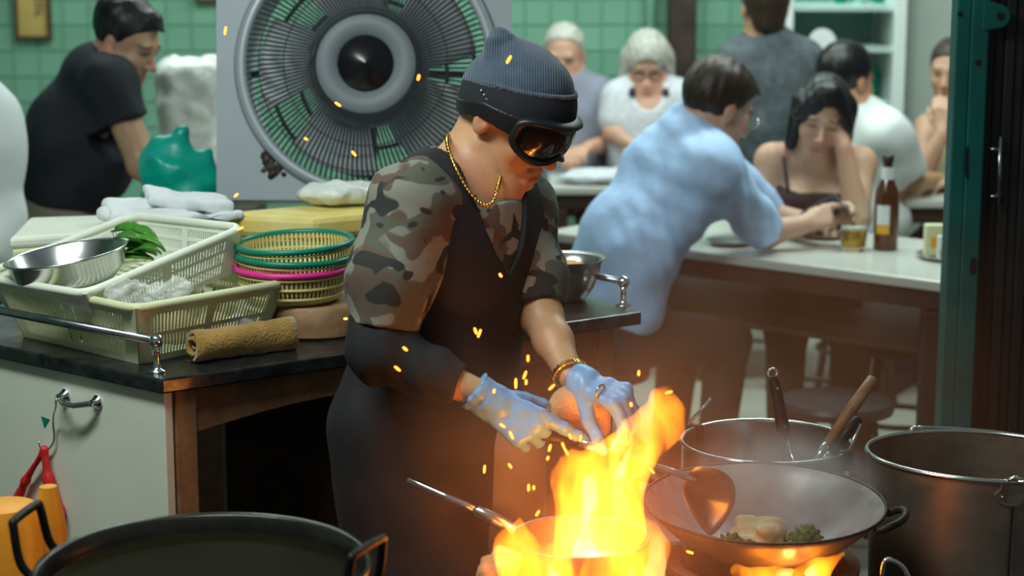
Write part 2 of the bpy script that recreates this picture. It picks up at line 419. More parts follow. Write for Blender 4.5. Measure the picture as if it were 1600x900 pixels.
# ================================================================== SETTING
WY = 8.3
def wall_mat():
    m = MATS['tile_wall_far']; nt = m.node_tree; b = nt.nodes['Principled BSDF']; br = nt.nodes.new('ShaderNodeTexBrick'); tc = nt.nodes['Texture Coordinate']
    mp = nt.nodes.new('ShaderNodeMapping'); mp.inputs['Rotation'].default_value = (math.pi/2, 0, 0)
    br.offset = 0; br.inputs['Scale'].default_value = 1; br.inputs['Brick Width'].default_value = .11; br.inputs['Row Height'].default_value = .11; br.inputs['Mortar Size'].default_value = .003
    br.inputs['Color1'].default_value = (.155, .325, .235, 1); br.inputs['Color2'].default_value = (.15, .315, .228, 1); br.inputs['Mortar'].default_value = (.115, .26, .185, 1)
    nt.links.new(tc.outputs['Object'], mp.inputs[0]); nt.links.new(mp.outputs[0], br.inputs['Vector']); nt.links.new(br.outputs['Color'], b.inputs['Base Color'])
wall_mat()
wall = struct(MB().box((-.3, WY+.1, 1.6), (7.4, .2, 3.2)).build('wall_back', 'tile_wall_far'))
struct(MB().box((0, 4.5, -.05), (8, 10, .1)).build('floor', 'kitchen_floor'))
struct(MB().box((.1, 6.45, .003), (7.4, 3.7, .006)).build('floor_dining', 'floor_tile'))
struct(MB().box((-3.9, 4.6, 1.6), (.2, 7.6, 3.2)).build('wall_left', 'tile_wall_far'))
# wall tiles, each a piece of its own
ts, tt, tb = .0525, .007, .003
tm = bpy.data.meshes.new('tile')
tm.from_pydata([(-ts, 0, -ts), (ts, 0, -ts), (ts, 0, ts), (-ts, 0, ts), (-ts+tb, -tt, -ts+tb), (ts-tb, -tt, -ts+tb), (ts-tb, -tt, ts-tb), (-ts+tb, -tt, ts-tb)], [], [(4, 5, 6, 7), (0, 1, 5, 4), (1, 2, 6, 5), (2, 3, 7, 6), (3, 0, 4, 7)])
tm.materials.append(MATS['tile_green'])
x = -2.31
while x < 1.28:
    for r in range(10):
        z = .44+r*.11
        if x > -1.2 and z < .66: continue
        o = bpy.data.objects.new('tile', tm); COL.objects.link(o); o.location = (x, WY, z); o.parent = wall
    x += .11
gb = MB().box((-.3, WY-.0005, .94), (4.2, .002, 1.2)); gb.build('grout_bed', 'grout', wall)
# dark post against the tiles, pale panel at the right
a, b = P(1046, 60, 8.12), P(1088, 60, 8.12)
tp = MB(); tp.box(((a.x+b.x)/2, 8.2, 1.6), (b.x-a.x, .16, 3.2)); struct(tp.build('trim_1', 'wood_dark', bevel=.012))
a = P(1016, 60, 8.25); pm = MB().tube([(a.x, 8.25, .02), (a.x, 8.25, 3.1)], .022, 12); struct(pm.build('trim_2', 'tile_green', smooth=True))
a, b = P(1418, 60, 7.9), P(1640, 60, 7.9)
struct(MB().box(((a.x+b.x)/2, 8.1, 1.6), (b.x-a.x, .4, 3.2)).build('wall_right', 'wall_pale'))
# framed signs on the tiles
def wall_sign(x0, x1, y0, y1, label, ink):
    A, B = P(x0, y0, WY-.03), P(x1, y1, WY-.03); c = (A+B)/2; w, hh = B.x-A.x, A.z-B.z
    t = thing('wall_sign', (c.x, WY-.01, B.z), label, 'sign'); fr = MB(); e = .016
    for sx in (-1, 1): fr.box((c.x+sx*(w/2-e/2), WY-.025, c.z), (e, .034, hh))
    for sz in (-1, 1): fr.box((c.x, WY-.025, c.z+sz*(hh/2-e/2)), (w-2*e, .034, e))
    fr.build('frame', 'frame_brown', t, bevel=.003)
    MB().box((c.x, WY-.018, c.z), (w-2*e+.002, .016, hh-2*e+.002)).build('panel', 'sign_gold', t)
    if ink:
        k = MB()
        for (u, v_, su, sv) in ((.018, .022, .006, .10), (.030, .05, .024, .006), (.030, .015, .024, .006), (.040, .03, .006, .06), (.028, -.012, .03, .006)): k.box((c.x+u, WY-.028, c.z+v_-.02), (su, .004, sv))
        k.build('lettering', 'sign_ink', t)
wall_sign(19, 81, -46, 62, 'gold panel in a dark brown frame hanging on green tiles above seated man', True)
wall_sign(302, 342, -80, 3, 'dark framed notice hung high on green tiles next to the big fan', False)

# display fridge
def fridge():
    d = 7.75; L, R_ = P(1228, 60, d).x, P(1417, 60, d).x; t = thing('display_fridge', ((L+R_)/2, d+.2, 0), 'white display fridge with glass door, lit teal shelves and round sticker', 'fridge')
    bd = MB(); w = R_-L
    bd.box((L+.015, d+.25, .95), (.03, .5, 1.9)); bd.box((R_-.025, d+.25, .95), (.05, .5, 1.9)); bd.box(((L+R_)/2, d+.25, 1.87), (w-.08, .5, .06)); bd.box(((L+R_)/2, d+.25, .1), (w-.08, .5, .2))
    bd.build('body', 'fridge_white', t, bevel=.006)
    MB().box(((L+R_)/2, d+.47, 1.0), (w-.085, .02, 1.6)).build('back_panel', 'fridge_inside', t)
    for yy in (12, 76, 160, 240):
        z = P(1330, yy, d+.1).z; MB().box(((L+R_)/2-.005, d+.24, z), (w-.085, .4, .022)).build('shelf', 'fridge_shelf', t)
    MB().box(((L+R_)/2-.005, d+.012, 1.03), (w-.085, .008, 1.6)).build('glass_pane', 'glass', t)
    c = P(1285, 66, d-.004); s = MB(); s.lathe([(0, 0), (.055, 0), (.055, .003), (0, .003)], 28, zframe((c.x, d+.006, c.z), (0, -1, 0))); s.build('sticker', 'label_white', t)
    for i, (px, yy, hh) in enumerate(((1362, 160, .14), (1378, 160, .11), (1310, 12, .1), (1340, 12, .12), (1370, 12, .1))):
        q = P(px, yy, d+.3); MB().lathe([(0, 0), (.025, 0), (.027, hh*.6), (.012, hh*.85), (.012, hh), (0, hh)], 12, Matrix.Translation((q.x, d+.25, P(px, yy, d+.1).z+.0112))).build('bottle', 'fridge_inside' if i % 2 else 'rim_green', t, smooth=True, angle=SA)
    l = bpy.data.lights.new('fridge_lamp', 'POINT'); l.energy = 2.8; l.color = (.74, 1, .95); l.shadow_soft_size = .01; o = bpy.data.objects.new('fridge_lamp', l); COL.objects.link(o); o.location = (L+.06, d+.05, 1.72)
fridge()

# steel gate post and black folding shutter at the right
def gate():
    d = 4.3; A = lambda px, py=300: P(px, py, d)
    x0, x1, x2, x3 = A(1484).x, A(1506).x, A(1534).x, A(1680).x
    t = thing('gate_post', ((x0+x2)/2, d, 0), 'dark green steel gate post with holes standing before the tables', 'post')
    m = MB(); m.box(((x0+x1)/2, d+.03, 1.3), (x1-x0, .06, 2.6)); m.build('side_flange', 'post_green', t, bevel=.003)
    m = MB(); m.box(((x1+x2)/2, d+.012, 1.3), (x2-x1, .03, 2.6)); m.build('front_channel', 'post_green', t, bevel=.004)
    for px, py, r in ((1528, 98, .007), (1500, 22, .006)):
        q = A(px, py); dd = d-.0035 if px > 1506 else d-.001
        MB().lathe([(0, 0), (r, 0), (r, .001), (0, .001)], 16, zframe((q.x, dd, q.z), (0, -1, 0))).build('bolt_hole', 'hole_black', t)
    q = A(1520, 415); MB().box((q.x, d-.004, q.z), (.014, .002, .036)).build('slot', 'hole_black', t)
    q = [A(1511, 228), A(1507, 255), A(1511, 280)]; MB().tube([(p.x, d-.004, p.z) for p in bez(q[0], q[1], q[2])], [.001]+[.0035]*9+[.001], 8).build('curved_slot', 'hole_black', t, smooth=True)
    lug = MB(); c = A(1560, 25); lug.prism([(c.x-.035, d-.006, c.z+.038), (c.x-.035, d-.006, c.z-.034)]+[(c.x+.026*math.cos(a), d-.006, c.z+.026*math.sin(a)) for a in np.linspace(-1.4, 1.4, 9)], (0, .01, 0)); lug.build('hinge_lug', 'post_green', t, bevel=.002)
    MB().lathe([(0, 0), (.009, 0), (.009, .001), (0, .001)], 16, zframe((c.x+.003, d-.0075, c.z), (0, -1, 0))).build('lug_hole', 'hole_black', t)
    s = thing('folding_shutter', ((x2+x3)/2, d+.05, 0), 'black ribbed folding shutter leaf with a bolt beside green post', 'shutter')
    n = 9; w = (x3-x2)/n
    for i in range(n): MB().box((x2+w*(i+.5), d+.045+(.008 if i % 2 else 0), 1.3), (w*.94, .02, 2.6)).build('shutter_slat', 'shutter_black', s, bevel=.003)
    m = MB(); a, b = A(1566, 215), A(1562, 325); yb = d+.016; m.tube([(a.x, yb, a.z), (b.x, yb, b.z)], .0045, 10)
    for py in (234, 308): q = A(1564, py); m.tube([(q.x, yb, q.z), (q.x-.02, yb, q.z)], .0035, 8); m.tube([(q.x, yb, q.z), (q.x, d+.04, q.z)], .004, 8)
    m.build('bolt', 'rail_steel', s, smooth=True)
gate()

# ================================================================== COUNTER
CZ = .87
C0, L0, R0 = G(252, 593, CZ), G(-170, 504, CZ), G(1003, 487, CZ)
U = (R0-C0).normalized(); W = (L0-C0).normalized()
R1 = R0+Vector((-.5, .82, 0)).normalized()*.55; L1 = L0+U*.95
def counter():
    t = thing('kitchen_counter', (C0.x, C0.y+.1, 0), 'cream and brown wooden kitchen counter with dark metal top behind the cook', 'counter')
    poly = [C0, R0, R1, L1, L0]
    m = MB(); m.prism([p-Vector((0, 0, .028)) for p in poly], (0, 0, .028)); m.build('worktop', 'counter_steel', t, bevel=.004)
    inW = (U+W).normalized()*.018; zt = CZ-.0285
    # left side: painted panel
    a = C0+inW; n = Vector((-W.y, W.x, 0)); n = n if n.dot(U) > 0 else -n
    ln = (L0-C0).length
    pts = [a+W*.0+n*.0, a+W*(ln-.05), a+W*(ln-.05)+n*.02, a+n*.02]
    pan = MB().prism([Vector((p.x, p.y, .04)) for p in pts], (0, 0, zt-.04)).build('painted_panel', 'cream_paint', t, bevel=.002)
    # corner leg and right leg
    nu = Vector((-U.y, U.x, 0)); b0 = a+U*.021+W*0
    def post(p, w, nm='leg'):
        q = [p, p+U*w, p+U*w+nu*.045, p+nu*.045]; return MB().prism([Vector((v.x, v.y, 0)) for v in q], (0, 0, zt)).build(nm, 'wood_brown', t, bevel=.003)
    b0 = a+U*.003+n*0
    b0 = Vector((a.x, a.y, 0))+n*.0205/max(.2, n.dot(U))*0+U*.022
    post(b0, .042); post(R0+inW*.2-U*.10+nu*.02, .042); post(R1-U*.15-nu*.1, .042); post(L1-U*.08-nu*.08, .042)
    # apron board with arched lower edge
    s0 = b0+U*.0425+nu*.012; le = (R0-C0).length-.165; bt = []
    for i in range(15):
        f = i/14; bt.append((s0+U*le*f, zt-.088+.03*math.sin(min(1, f*3)*math.pi/2)-(.03 if f > .9 else 0)))
    ap = MB(); pts = [Vector((p.x, p.y, z)) for p, z in bt]+[Vector(((s0+U*le).x, (s0+U*le).y, zt)), Vector((s0.x, s0.y, zt))]
    ap.prism(pts, nu*.02); ap.build('apron_board', 'wood_brown', t, bevel=.002)
    fp0 = R0-U*.62+nu*.05; fp1 = R0-U*.105+nu*.05
    for f_ in (0, .5): MB().prism([Vector((v.x, v.y, .06)) for v in (fp0.lerp(fp1, f_), fp0.lerp(fp1, f_+.495), fp0.lerp(fp1, f_+.495)+nu*.018, fp0.lerp(fp1, f_)+nu*.018)], (0, 0, zt-.06)).build('front_panel', 'wood_brown', t, bevel=.003)
    bk = MB(); q0 = a+n*.03+nu*.42+U*.3; q1 = R0+nu*.40-U*.25; bk.prism([Vector((p.x, p.y, 0)) for p in (q0, q1, q1+nu*.02, q0+nu*.02)], (0, 0, zt)); bk.build('back_panel', 'wood_dark', t)
    # chrome pull on the painted panel
    def onp(px, py, out=0.):       # point on panel plane
        r = ray(px, py); k = (a-Vector((0, 0, CAMH))).dot(n)/r.dot(n); return r*k+Vector((0, 0, CAMH))-n*out
    h1, h2 = onp(103, 618), onp(153, 628); m = MB()
    for hp in (h1, h2): m.lathe([(0, 0), (.013, 0), (.014, .004), (.008, .012), (.006, .02), (0, .022)], 20, zframe(hp+n*.0005, -n))
    m.tube([h1-n*.018, h1*.7+h2*.3-n*.030-V(0, 0, .006), h1*.35+h2*.65-n*.030-V(0, 0, .006), h2-n*.018], [.006, .0055, .0055, .006], 12)
    sub(m.build('pull_handle', 'chrome', smooth=True, angle=SA), pan)
    g = [onp(65, 650, .0015), onp(78, 655, .0015), onp(70, 668, .0015)]; sub(MB().prism(g, n*.001).build('sticker', 'rim_green'), pan)
    # rails with ball posts
    def ballpost(foot, hz):
        m = MB(); F = Vector((foot.x, foot.y, CZ)); m.lathe([(0, 0), (.017, 0), (.016, .003), (.008, .006), (.0065, .015), (.006, hz-.02), (.008, hz-.012), (.0, hz-.01)], 16, Matrix.Translation(F+V(0, 0, .0003)))
        m.ball(F+V(0, 0, hz), .0135, 20); return m.build('rail_post', 'chrome', t, smooth=True), F+V(0, 0, hz)
    f1 = G(246, 581, CZ); o1, B1 = ballpost(f1, .058)
    MB().tube([B1+W*.006, B1+W*(ln-.1)], .0085, 14).build('rail', 'rail_steel', t, smooth=True)
    f2 = G(974, 478, CZ); o2, B2 = ballpost(f2, .052)
    f3 = f2+Vector((-.5, .82, 0)).normalized()*.42
    e2 = Vector((f3.x, f3.y, B2.z)); MB().tube([B2, B2*.8+e2*.2+V(-.02, 0, .002), e2], .007, 12).build('rail', 'rail_steel', t, smooth=True); ballpost(f3, .052)
    # wire hook and red bag hanging from it
    hk = MB(); p = [h1*.82+h2*.18-n*.020+V(0, 0, .004), h1*.82+h2*.18-n*.036+V(0, 0, .001), h1*.86+h2*.14-n*.034-V(0, 0, .012), onp(96, 645, .018), onp(90, 662, .010), onp(90, 686, .008), onp(82, 700, .010), onp(72, 698, .012), onp(69, 688, .012)]
    tag(hk.tube(spline(p), .0022, 8).build('wire_hook', 'chrome', smooth=True), 'thin bent wire hook hanging from chrome drawer pull', 'hook')
    S = SDF(.003); R = zframe((0, 0, 0), -n)
    def q(px, py, o=.016): return onp(px, py, o)
    for (A, B, ra, rb) in ((q(80, 700), q(50, 748), .005, .007), (q(50, 748), q(34, 785), .007, .012), (q(80, 700), q(86, 745), .006, .010), (q(86, 745), q(96, 790, .02), .010, .02), (q(36, 800, .022), q(98, 800, .022), .018, .02), (q(36, 800, .022), q(60, 845, .026), .018, .034), (q(98, 800, .022), q(72, 845, .026), .02, .034), (q(66, 850, .030), q(70, 930, .030), .036, .034)): S.cap(A, B, ra, rb, k=.012)
    tag(S.mesh('carrier_bag', 'bag_red', disp=folds(.002, 150, [W, W+V(0, 0, .5)], 3)), 'red plastic carrier bag hanging by its handles from wire hook', 'bag')
counter()

# ------------------------------------------------------------------ baskets and what they hold
def slat_basket(name, label, F, X, Y, sx, sy, hgt, material, sl_w, gap, taper=.82, rows=2):
    """F = front rim corner, X and Y = rim directions, body hangs down along -N"""
    M = frame(F, X, Y); t = thing(name, M @ Vector((sx/2, sy/2, -hgt)), label, 'basket')
    def pt(u, v, k):                 # u,v in 0..1 on rim plan, k 0 rim .. 1 bottom
        s = 1-(1-taper)*k; return Vector((sx/2+(u-.5)*sx*s, sy/2+(v-.5)*sy*s, -hgt*k))
    rim = MB(M); r = .035; path = []
    for cx, cy, a0 in ((sx-r, sy-r, 0), (r, sy-r, 90), (r, r, 180), (sx-r, r, 270)):
        for a in range(0, 91, 18): path.append((cx+r*math.cos(math.radians(a0+a)), cy+r*math.sin(math.radians(a0+a)), 0))
    rim.tube(path, .0085, 10, closed=True); rim.build('rim', material, t, smooth=True)
    for side in range(4):
        m = MB(M); n = int((sx if side % 2 == 0 else sy)/(sl_w+gap))
        def q(f, k, inn=0.):
            u, v = ((f, 0), (1, f), (1-f, 1), (0, 1-f))[side]; p = pt(u, v, k); c = Vector((sx/2, sy/2, p.z)); d = ((0, 1), (-1, 0), (0, -1), (1, 0))[side]
            return p+Vector((d[0], d[1], 0))*inn
        def patch(f0, f1, k0, k1, th=.003):
            m.add([q(f0, k1), q(f1, k1), q(f1, k0), q(f0, k0), q(f0, k1, th), q(f1, k1, th), q(f1, k0, th), q(f0, k0, th)], [(0, 1, 2, 3), (5, 4, 7, 6), (1, 5, 6, 2), (4, 0, 3, 7), (3, 2, 6, 7), (4, 5, 1, 0)])
        bands = [(0, .16)]+[((i+1)*.84/(rows)+.06, (i+1)*.84/(rows)+.13) for i in range(rows-1)]+[(.88, 1)]
        for k0, k1 in bands: patch(.0, 1, k0, k1)
        for f0, f1 in ((0, .09), (.47, .53), (.91, 1)):
            for i in range(len(bands)-1): patch(f0, f1, bands[i][1], bands[i+1][0])
        for i in range(n):
            f = .09+.82*(i+.5)/n
            if .46 < f < .54: continue
            hw = sl_w/2/(sx if side % 2 == 0 else sy)
            for j in range(len(bands)-1): patch(f-hw, f+hw, bands[j][1], bands[j+1][0], .0025)
        m.build('slatted_side', material, t)
    m = MB(M); n = 16
    for i in range(n):
        f0, f1 = i/n, (i+.6)/n; m.hexa([pt(f0, 0, 1), pt(f1, 0, 1), pt(f1, 1, 1), pt(f0, 1, 1)], [p+Vector((0, 0, .003)) for p in (pt(f0, 0, 1), pt(f1, 0, 1), pt(f1, 1, 1), pt(f0, 1, 1))])
    for f in (0, .33, .64, .96): m.hexa([pt(0, f, 1), pt(1, f, 1), pt(1, f+.04, 1), pt(0, f+.04, 1)], [p+Vector((0, 0, .004)) for p in (pt(0, f, 1), pt(1, f, 1), pt(1, f+.04, 1), pt(0, f+.04, 1))])
    m.build('slatted_bottom', material, t)
    return t, M
fb, rb, lb = G(217, 570, CZ), G(410, 531, CZ), G(8, 532, CZ)
ux, uy = (rb-fb).normalized(), (lb-fb); uy = (uy-ux*ux.dot(uy)).normalized()
sxl, syl = (rb-fb).length/.82, (lb-fb).length/.82
Fl = fb-ux*sxl*.09-uy*syl*.09+V(0, 0, .1155)
slat_basket('slatted_basket', 'cream slatted plastic basket standing directly on the metal counter top', Fl, ux, uy, sxl, syl, .115, 'plastic_cream', .0036, .0068)
Fu, Ru, Bu = P(133, 460, 3.50), P(380, 356, 3.76), P(226, 330, 4.06)
sxu = (Ru-Fu).length; yu = Bu-Ru; NU = (Ru-Fu).cross(yu).normalized()
UB, MU = slat_basket('slatted_basket', 'white slatted plastic basket tilted on top of the cream one', Fu, Ru-Fu, yu, sxu, yu.length, .088, 'plastic_white', .0036, .0056, taper=.84, rows=3)
# steel basin lying in the white basket
c = P(103, 398, 3.72); nb = (NU*.75+Vector((0, .05, .25))).normalized()
bs = MB(); Mb = zframe(c, nb)
bs.lathe([(.119, 0), (.122, .003), (.119, .005), (.113, .001), (.106, -.03), (.085, -.052), (.06, -.058), (0, -.058), (0, -.0605), (.062, -.0605), (.088, -.055), (.109, -.032), (.116, -.002), (.119, 0)], 64, Mb)
tag(bs.build('steel_basin', 'steel', smooth=True), 'shiny round steel basin tipped in the white basket next to green leaves', 'basin')
# leafy greens
def leaf_strip(m, path, w, cup=.3):
    n = len(path)
    vs = []; fs = []
    for i, p in enumerate(path):
        t = (path[min(i+1, n-1)]-path[max(i-1, 0)]).normalized(); s = t.cross(Vector((0, -.3, 1))).normalized(); up = s.cross(t); ww = w[i]
        for k in (-1, -.5, 0, .5, 1): vs.append(p+s*ww*k+up*(abs(k)**2*ww*cup))
    for i in range(n-1):
        for k in range(4): fs.append((i*5+k, i*5+k+1, i*5+k+6, i*5+k+5))
    m.add(vs, fs)
gt = thing('leafy_greens', P(220, 400, 3.86), 'bunch of dark green leafy vegetables in the white basket', 'vegetable')
for i, (a, b_, c_, w) in enumerate((((178, 362), (215, 350), (240, 385), 15), ((205, 358), (235, 362), (250, 385), 12), ((200, 378), (230, 372), (255, 388), 13), ((195, 385), (225, 388), (245, 398), 12), ((192, 398), (215, 388), (232, 402), 11), ((205, 370), (240, 372), (258, 392), 10), ((190, 405), (215, 398), (240, 405), 12), ((182, 372), (205, 366), (225, 380), 12), ((210, 392), (235, 382), (252, 396), 9))):
    dd = 3.86-.006*i; pth = bez(P(*a, dd), P(*b_, dd-.02), P(*c_, dd), 8); m = MB(); ww = [w/790*math.sin(math.pi*min(1, .12+.82*f/8))**.7*(1.15-.5*f/8) for f in range(9)]
    leaf_strip(m, pth, ww, .55); lf = m.build('leaf', 'leaf_green', gt, smooth=True, solid=.002)
    sub(MB().tube([p-V(0, 0, .001) for p in pth[3:]], .0028, 8).build('stem', 'leaf_stem', smooth=True), lf)
# noodles and roots in the lower basket
for i, (px, py, r, mt, nm, lb_) in enumerate(((270, 520, .034, 'noodle', 'noodle_bundle', 'beige bundle of noodles by the slats of the cream basket, left of cabbage'), (335, 505, .030, 'noodle', 'noodle_bundle', 'beige bundle of noodles in the cream basket between cabbage and rolled towel'), (372, 500, .028, 'paper_white', 'cabbage', 'pale white cabbage piece in right end of cream basket'), (120, 512, .036, 'leaf_stem', 'cabbage', 'light green cabbage half low in cream basket under the white one'))):
    c = P(px, py, 3.66 if px > 200 else 3.70); c.z = CZ+.006+r
    S = SDF(.004); S.ell(c, (r*1.25, r, r)); tag(S.mesh(nm, mt, disp=folds(.004, 190, [(1, .4, .2), (.2, 1, .6), (0, .3, 1)], i)), lb_, 'food')
def crumple(name, material, label, cat, prims, h=.004, amp=.005, freq=75, seed=1, k=.02):
    S = SDF(h)
    for p in prims:
        if len(p) == 2: S.ell(p[0], p[1], k=k)
        else: S.cap(p[0], p[1], p[2], p[3], k=k)
    return tag(S.mesh(name, material, disp=crease(amp*2.6, freq, seed)), label, cat)
crumple('plastic_bag', 'film_clear', 'clear crumpled plastic bag lying in the cream basket before the white basket', 'bag', [(P(190, 455, 3.5), (.035, .022, .018)), (P(232, 458, 3.52), (.04, .024, .015)), (P(275, 452, 3.56), (.03, .022, .017))], .003, .0055, 210, 2)
# rolled towel on the counter
a, b = G(298, 570, CZ), G(452, 548, CZ); r0 = .031
a.z = b.z = CZ+r0+.002; a += V(0, .02, 0); b += V(0, .02, 0); ax = (b-a).normalized(); Mt = zframe(a, ax, (0, -.3, 1)); m = MB(Mt); ln = (b-a).length; turns = 2.15; ns = 78; nl = 16
vs = []; fs = []
for j in range(nl+1):
    z = ln*j/nl; dip = 1-.10*math.exp(-((j/nl-.42)/.035)**2)-.09*math.exp(-((j/nl-.74)/.035)**2)+.03*math.sin(j*1.3)
    for i in range(ns+1):
        f = i/ns; rr = (.005+(r0-.005)*f)*dip*(1+.06*math.sin(f*31+j*.3)); an = f*turns*2*math.pi+2.5; sk = .004*math.sin(f*20)*(1 if j in (0, nl) else 0)
        vs.append((rr*math.cos(an), rr*math.sin(an), z+sk+(.012*(f-.5) if j == nl else 0)))
for j in range(nl):
    for i in range(ns): fs.append((j*(ns+1)+i, j*(ns+1)+i+1, (j+1)*(ns+1)+i+1, (j+1)*(ns+1)+i))
m.add(vs, fs); tag(m.build('rolled_towel', 'towel_brown', smooth=True, solid=.0085), 'mustard brown terry towel rolled up on the counter edge', 'towel')
# chopping block with three nested colanders
bc = P(497, 520, 3.83); BZ = CZ+.064
m = MB(Matrix.Translation((bc.x, 3.80, CZ+.0005))); m.lathe([(0, 0), (.104, 0), (.11, .005), (.112, .03), (.11, .058), (.105, .0635), (0, .0635)], 56, wob=lambda a, z: .012*math.sin(3*a+1))
t = tag(m.build('chopping_block', 'wood_block', smooth=True, angle=SA), 'thick round wooden chopping block under the stacked colanders', 'chopping block')
def colander(zr, rm, label, tilt, dx, rr=.115, hh=.068):
    c = V(P(459, 400, 3.79).x+dx, 3.79, zr); M = zframe(c, tilt); t = thing('colander', c-V(0, 0, hh), label, 'colander', 'nested colanders on the block')
    MB(M).tube([(rr*math.cos(i*math.pi/32), rr*math.sin(i*math.pi/32), 0) for i in range(64)], .0062, 10, closed=True).build('rim', rm, t, smooth=True)
    m = MB(M); pr = [(rr-.004, -.002), (rr*.965, -.02), (rr*.92, -.042), (rr*.84, -hh+.008), (rr*.72, -hh)]
    n = 76
    for i in range(n):
        an = 2*math.pi*i/n; da = math.pi/n*.52; vs = []
        for r, z in pr:
            for s_ in (-1, 1):
                for o_ in (0, .0025): vs.append(((r-o_)*math.cos(an+s_*da), (r-o_)*math.sin(an+s_*da), z))
        fs = []
        for j in range(len(pr)-1):
            b_ = j*4; fs += [(b_, b_+4, b_+6, b_+2), (b_+1, b_+3, b_+7, b_+5), (b_, b_+1, b_+5, b_+4), (b_+2, b_+6, b_+7, b_+3)]
        m.add(vs, fs)
    for r, z in ((rr*.99, -.010), (rr*.945, -.030), (rr*.895, -.050)): m.tube([(r*math.cos(i*math.pi/30), r*math.sin(i*math.pi/30), z) for i in range(60)], .0026, 6, closed=True)
    m.lathe([(rr*.72, -hh), (rr*.3, -hh-.001), (0, -hh-.001), (0, -hh+.002), (rr*.72, -hh+.002), (rr*.86, -hh+.014), (rr*.84, -hh+.008), (rr*.72, -hh)], 48)
    m.build('mesh_bowl', 'colander_yellow', t, smooth=False)
colander(BZ+.069, 'rim_pink', 'yellow mesh colander with bright pink rim, undermost on the chopping block', (0, -.02, 1), -.002)
colander(BZ+.092, 'rim_green', 'yellow mesh colander with green rim, sitting just above the pink one', (.02, -.02, 1), .001)
colander(BZ+.117, 'rim_green', 'yellow mesh colander with green rim, topmost of the nested stack', (-.04, -.03, 1), .002)
# yellow wrapped box, plastic bag on it, papers and lid behind the baskets
k0 = P(488, 362, 4.15); k0.z = CZ+.0005; ub = Vector((.80, .55, 0)).normalized(); wb = Vector((-.93, .32, 0)).normalized()
bt = thing('wrapped_box', k0+ub*.1+wb*.12, 'tan box with a thick yellow wrapped slab on top, behind colanders', 'box')
pts = [k0, k0+ub*.30, k0+ub*.30+wb*.215, k0+wb*.215]
MB().prism(pts, (0, 0, .125)).build('carton', 'card_tan', bt, bevel=.004)
e = [p+V(0, 0, .1255) for p in (k0-ub*.01-wb*.012, k0+ub*.31-wb*.012, k0+ub*.31+wb*.225, k0-ub*.01+wb*.225)]
S = SDF(.006); R = frame((0, 0, 0), ub, Vector((-ub.y, ub.x, 0))); cc = sum(e, Vector())/4+V(0, 0, .029)
SM = MB(); SM.prism(e, (0, 0, .052)); SM.build('yellow_slab', 'box_yellow', bt, bevel=.014)
zt = CZ+.179
q0 = P(525, 300, 4.32)
crumple('plastic_bag', 'film_white', 'whitish plastic bag lying on the yellow wrapped slab below the fan', 'bag', [(V(q0.x-.03, 4.33, zt+.026), (.06, .05, .022)), (V(q0.x+.035, 4.34, zt+.028), (.07, .05, .024)), (V(q0.x+.0, 4.31, zt+.03), (.05, .05, .022))], .004, .0045, 95, 5)
pt_ = thing('wrapping_paper', G(260, 400, CZ), 'heap of crumpled white wrapping paper behind the white basket', 'paper')
for i, (px, py, d_, hx, hy, tx, ty, zz) in enumerate(((292, 312, 4.24, .092, .075, .16, -.05, .0), (250, 330, 4.20, .115, .075, .05, .06, .0), (225, 336, 4.16, .085, .06, -.10, .10, 0), (300, 335, 4.20, .095, .07, .03, -.10, 0))):
    S = SDF(.0045); S.box(P(px, py, d_), (hx, hy, .010), Matrix.Rotation(.25+.1*i, 3, 'Z') @ Matrix.Rotation(tx, 3, 'Y') @ Matrix.Rotation(ty+.08, 3, 'X'), rnd=.006); S.mesh('paper', 'paper_white', pt_, disp=crease(.016, 62, 40+i))
S = SDF(.007); S.box(V(P(258, 340, 4.22).x, 4.25, CZ+.062), (.095, .085, .061), Matrix.Rotation(.2, 3, 'Z'), rnd=.012); S.mesh('paper_bundle', 'paper_white', pt_, disp=crease(.008, 60, 45))
lt = thing('storage_tub', G(100, 480, CZ), 'low cream plastic tub with lid behind the steel basin', 'tub')
A = [P(18, 378, 4.0), P(188, 366, 4.1), P(198, 350, 4.35), P(50, 352, 4.3)]
MB().prism([Vector((p.x, p.y, CZ+.0005)) for p in A], (0, 0, .13)).build('body', 'plastic_cream', lt, bevel=.006)
MB().prism([Vector((p.x*1.005, p.y, CZ+.131)) for p in A], (0, 0, .025)).build('lid', 'plastic_white', lt, bevel=.008)
# green and white carrier bags behind
crumple('carrier_bag', 'bag_green', 'bright green plastic carrier bag standing between seated man and fan', 'bag', [(P(285, 300, 4.75), (.1, .07, .09)), (P(270, 250, 4.75), P(283, 208, 4.75), .075, .018), (P(310, 270, 4.75), P(326, 236, 4.75), .05, .012), (P(245, 265, 4.75), P(243, 225, 4.75), .04, .02), (P(285, 340, 4.75), (.105, .08, .07))], .006, .0035, 70, 6, .03)
S = SDF(.007); D_ = 6.3; S.box(P(303, 170, D_), (.115, .09, .165), Matrix.Rotation(.2, 3, 'Z'), rnd=.05); S.box(P(308, 260, D_), (.13, .10, .12), rnd=.06); S.cap(P(268, 112, D_), P(275, 95, D_), .035, .014); S.cap(P(330, 112, D_), P(336, 96, D_), .04, .02); S.cap(P(300, 90, D_), P(300, 97, D_), .03, .03, .03, -1)
tag(S.mesh('carrier_bag', 'film_white', disp=lambda X: crease(.014, 34, 8)(X)+crease(.012, 80, 9)(X)), 'large white plastic bag standing by the tiled wall next to fan', 'bag')
sg = P(308, 320, D_); zc_ = P(308, 260, D_).z-.118; tag(MB().box((sg.x+.03, D_, zc_/2), (.36, .34, zc_)).build('low_cabinet', 'wood_dark', bevel=.01), 'dark low cabinet carrying the large white bag near the tiles', 'cabinet')
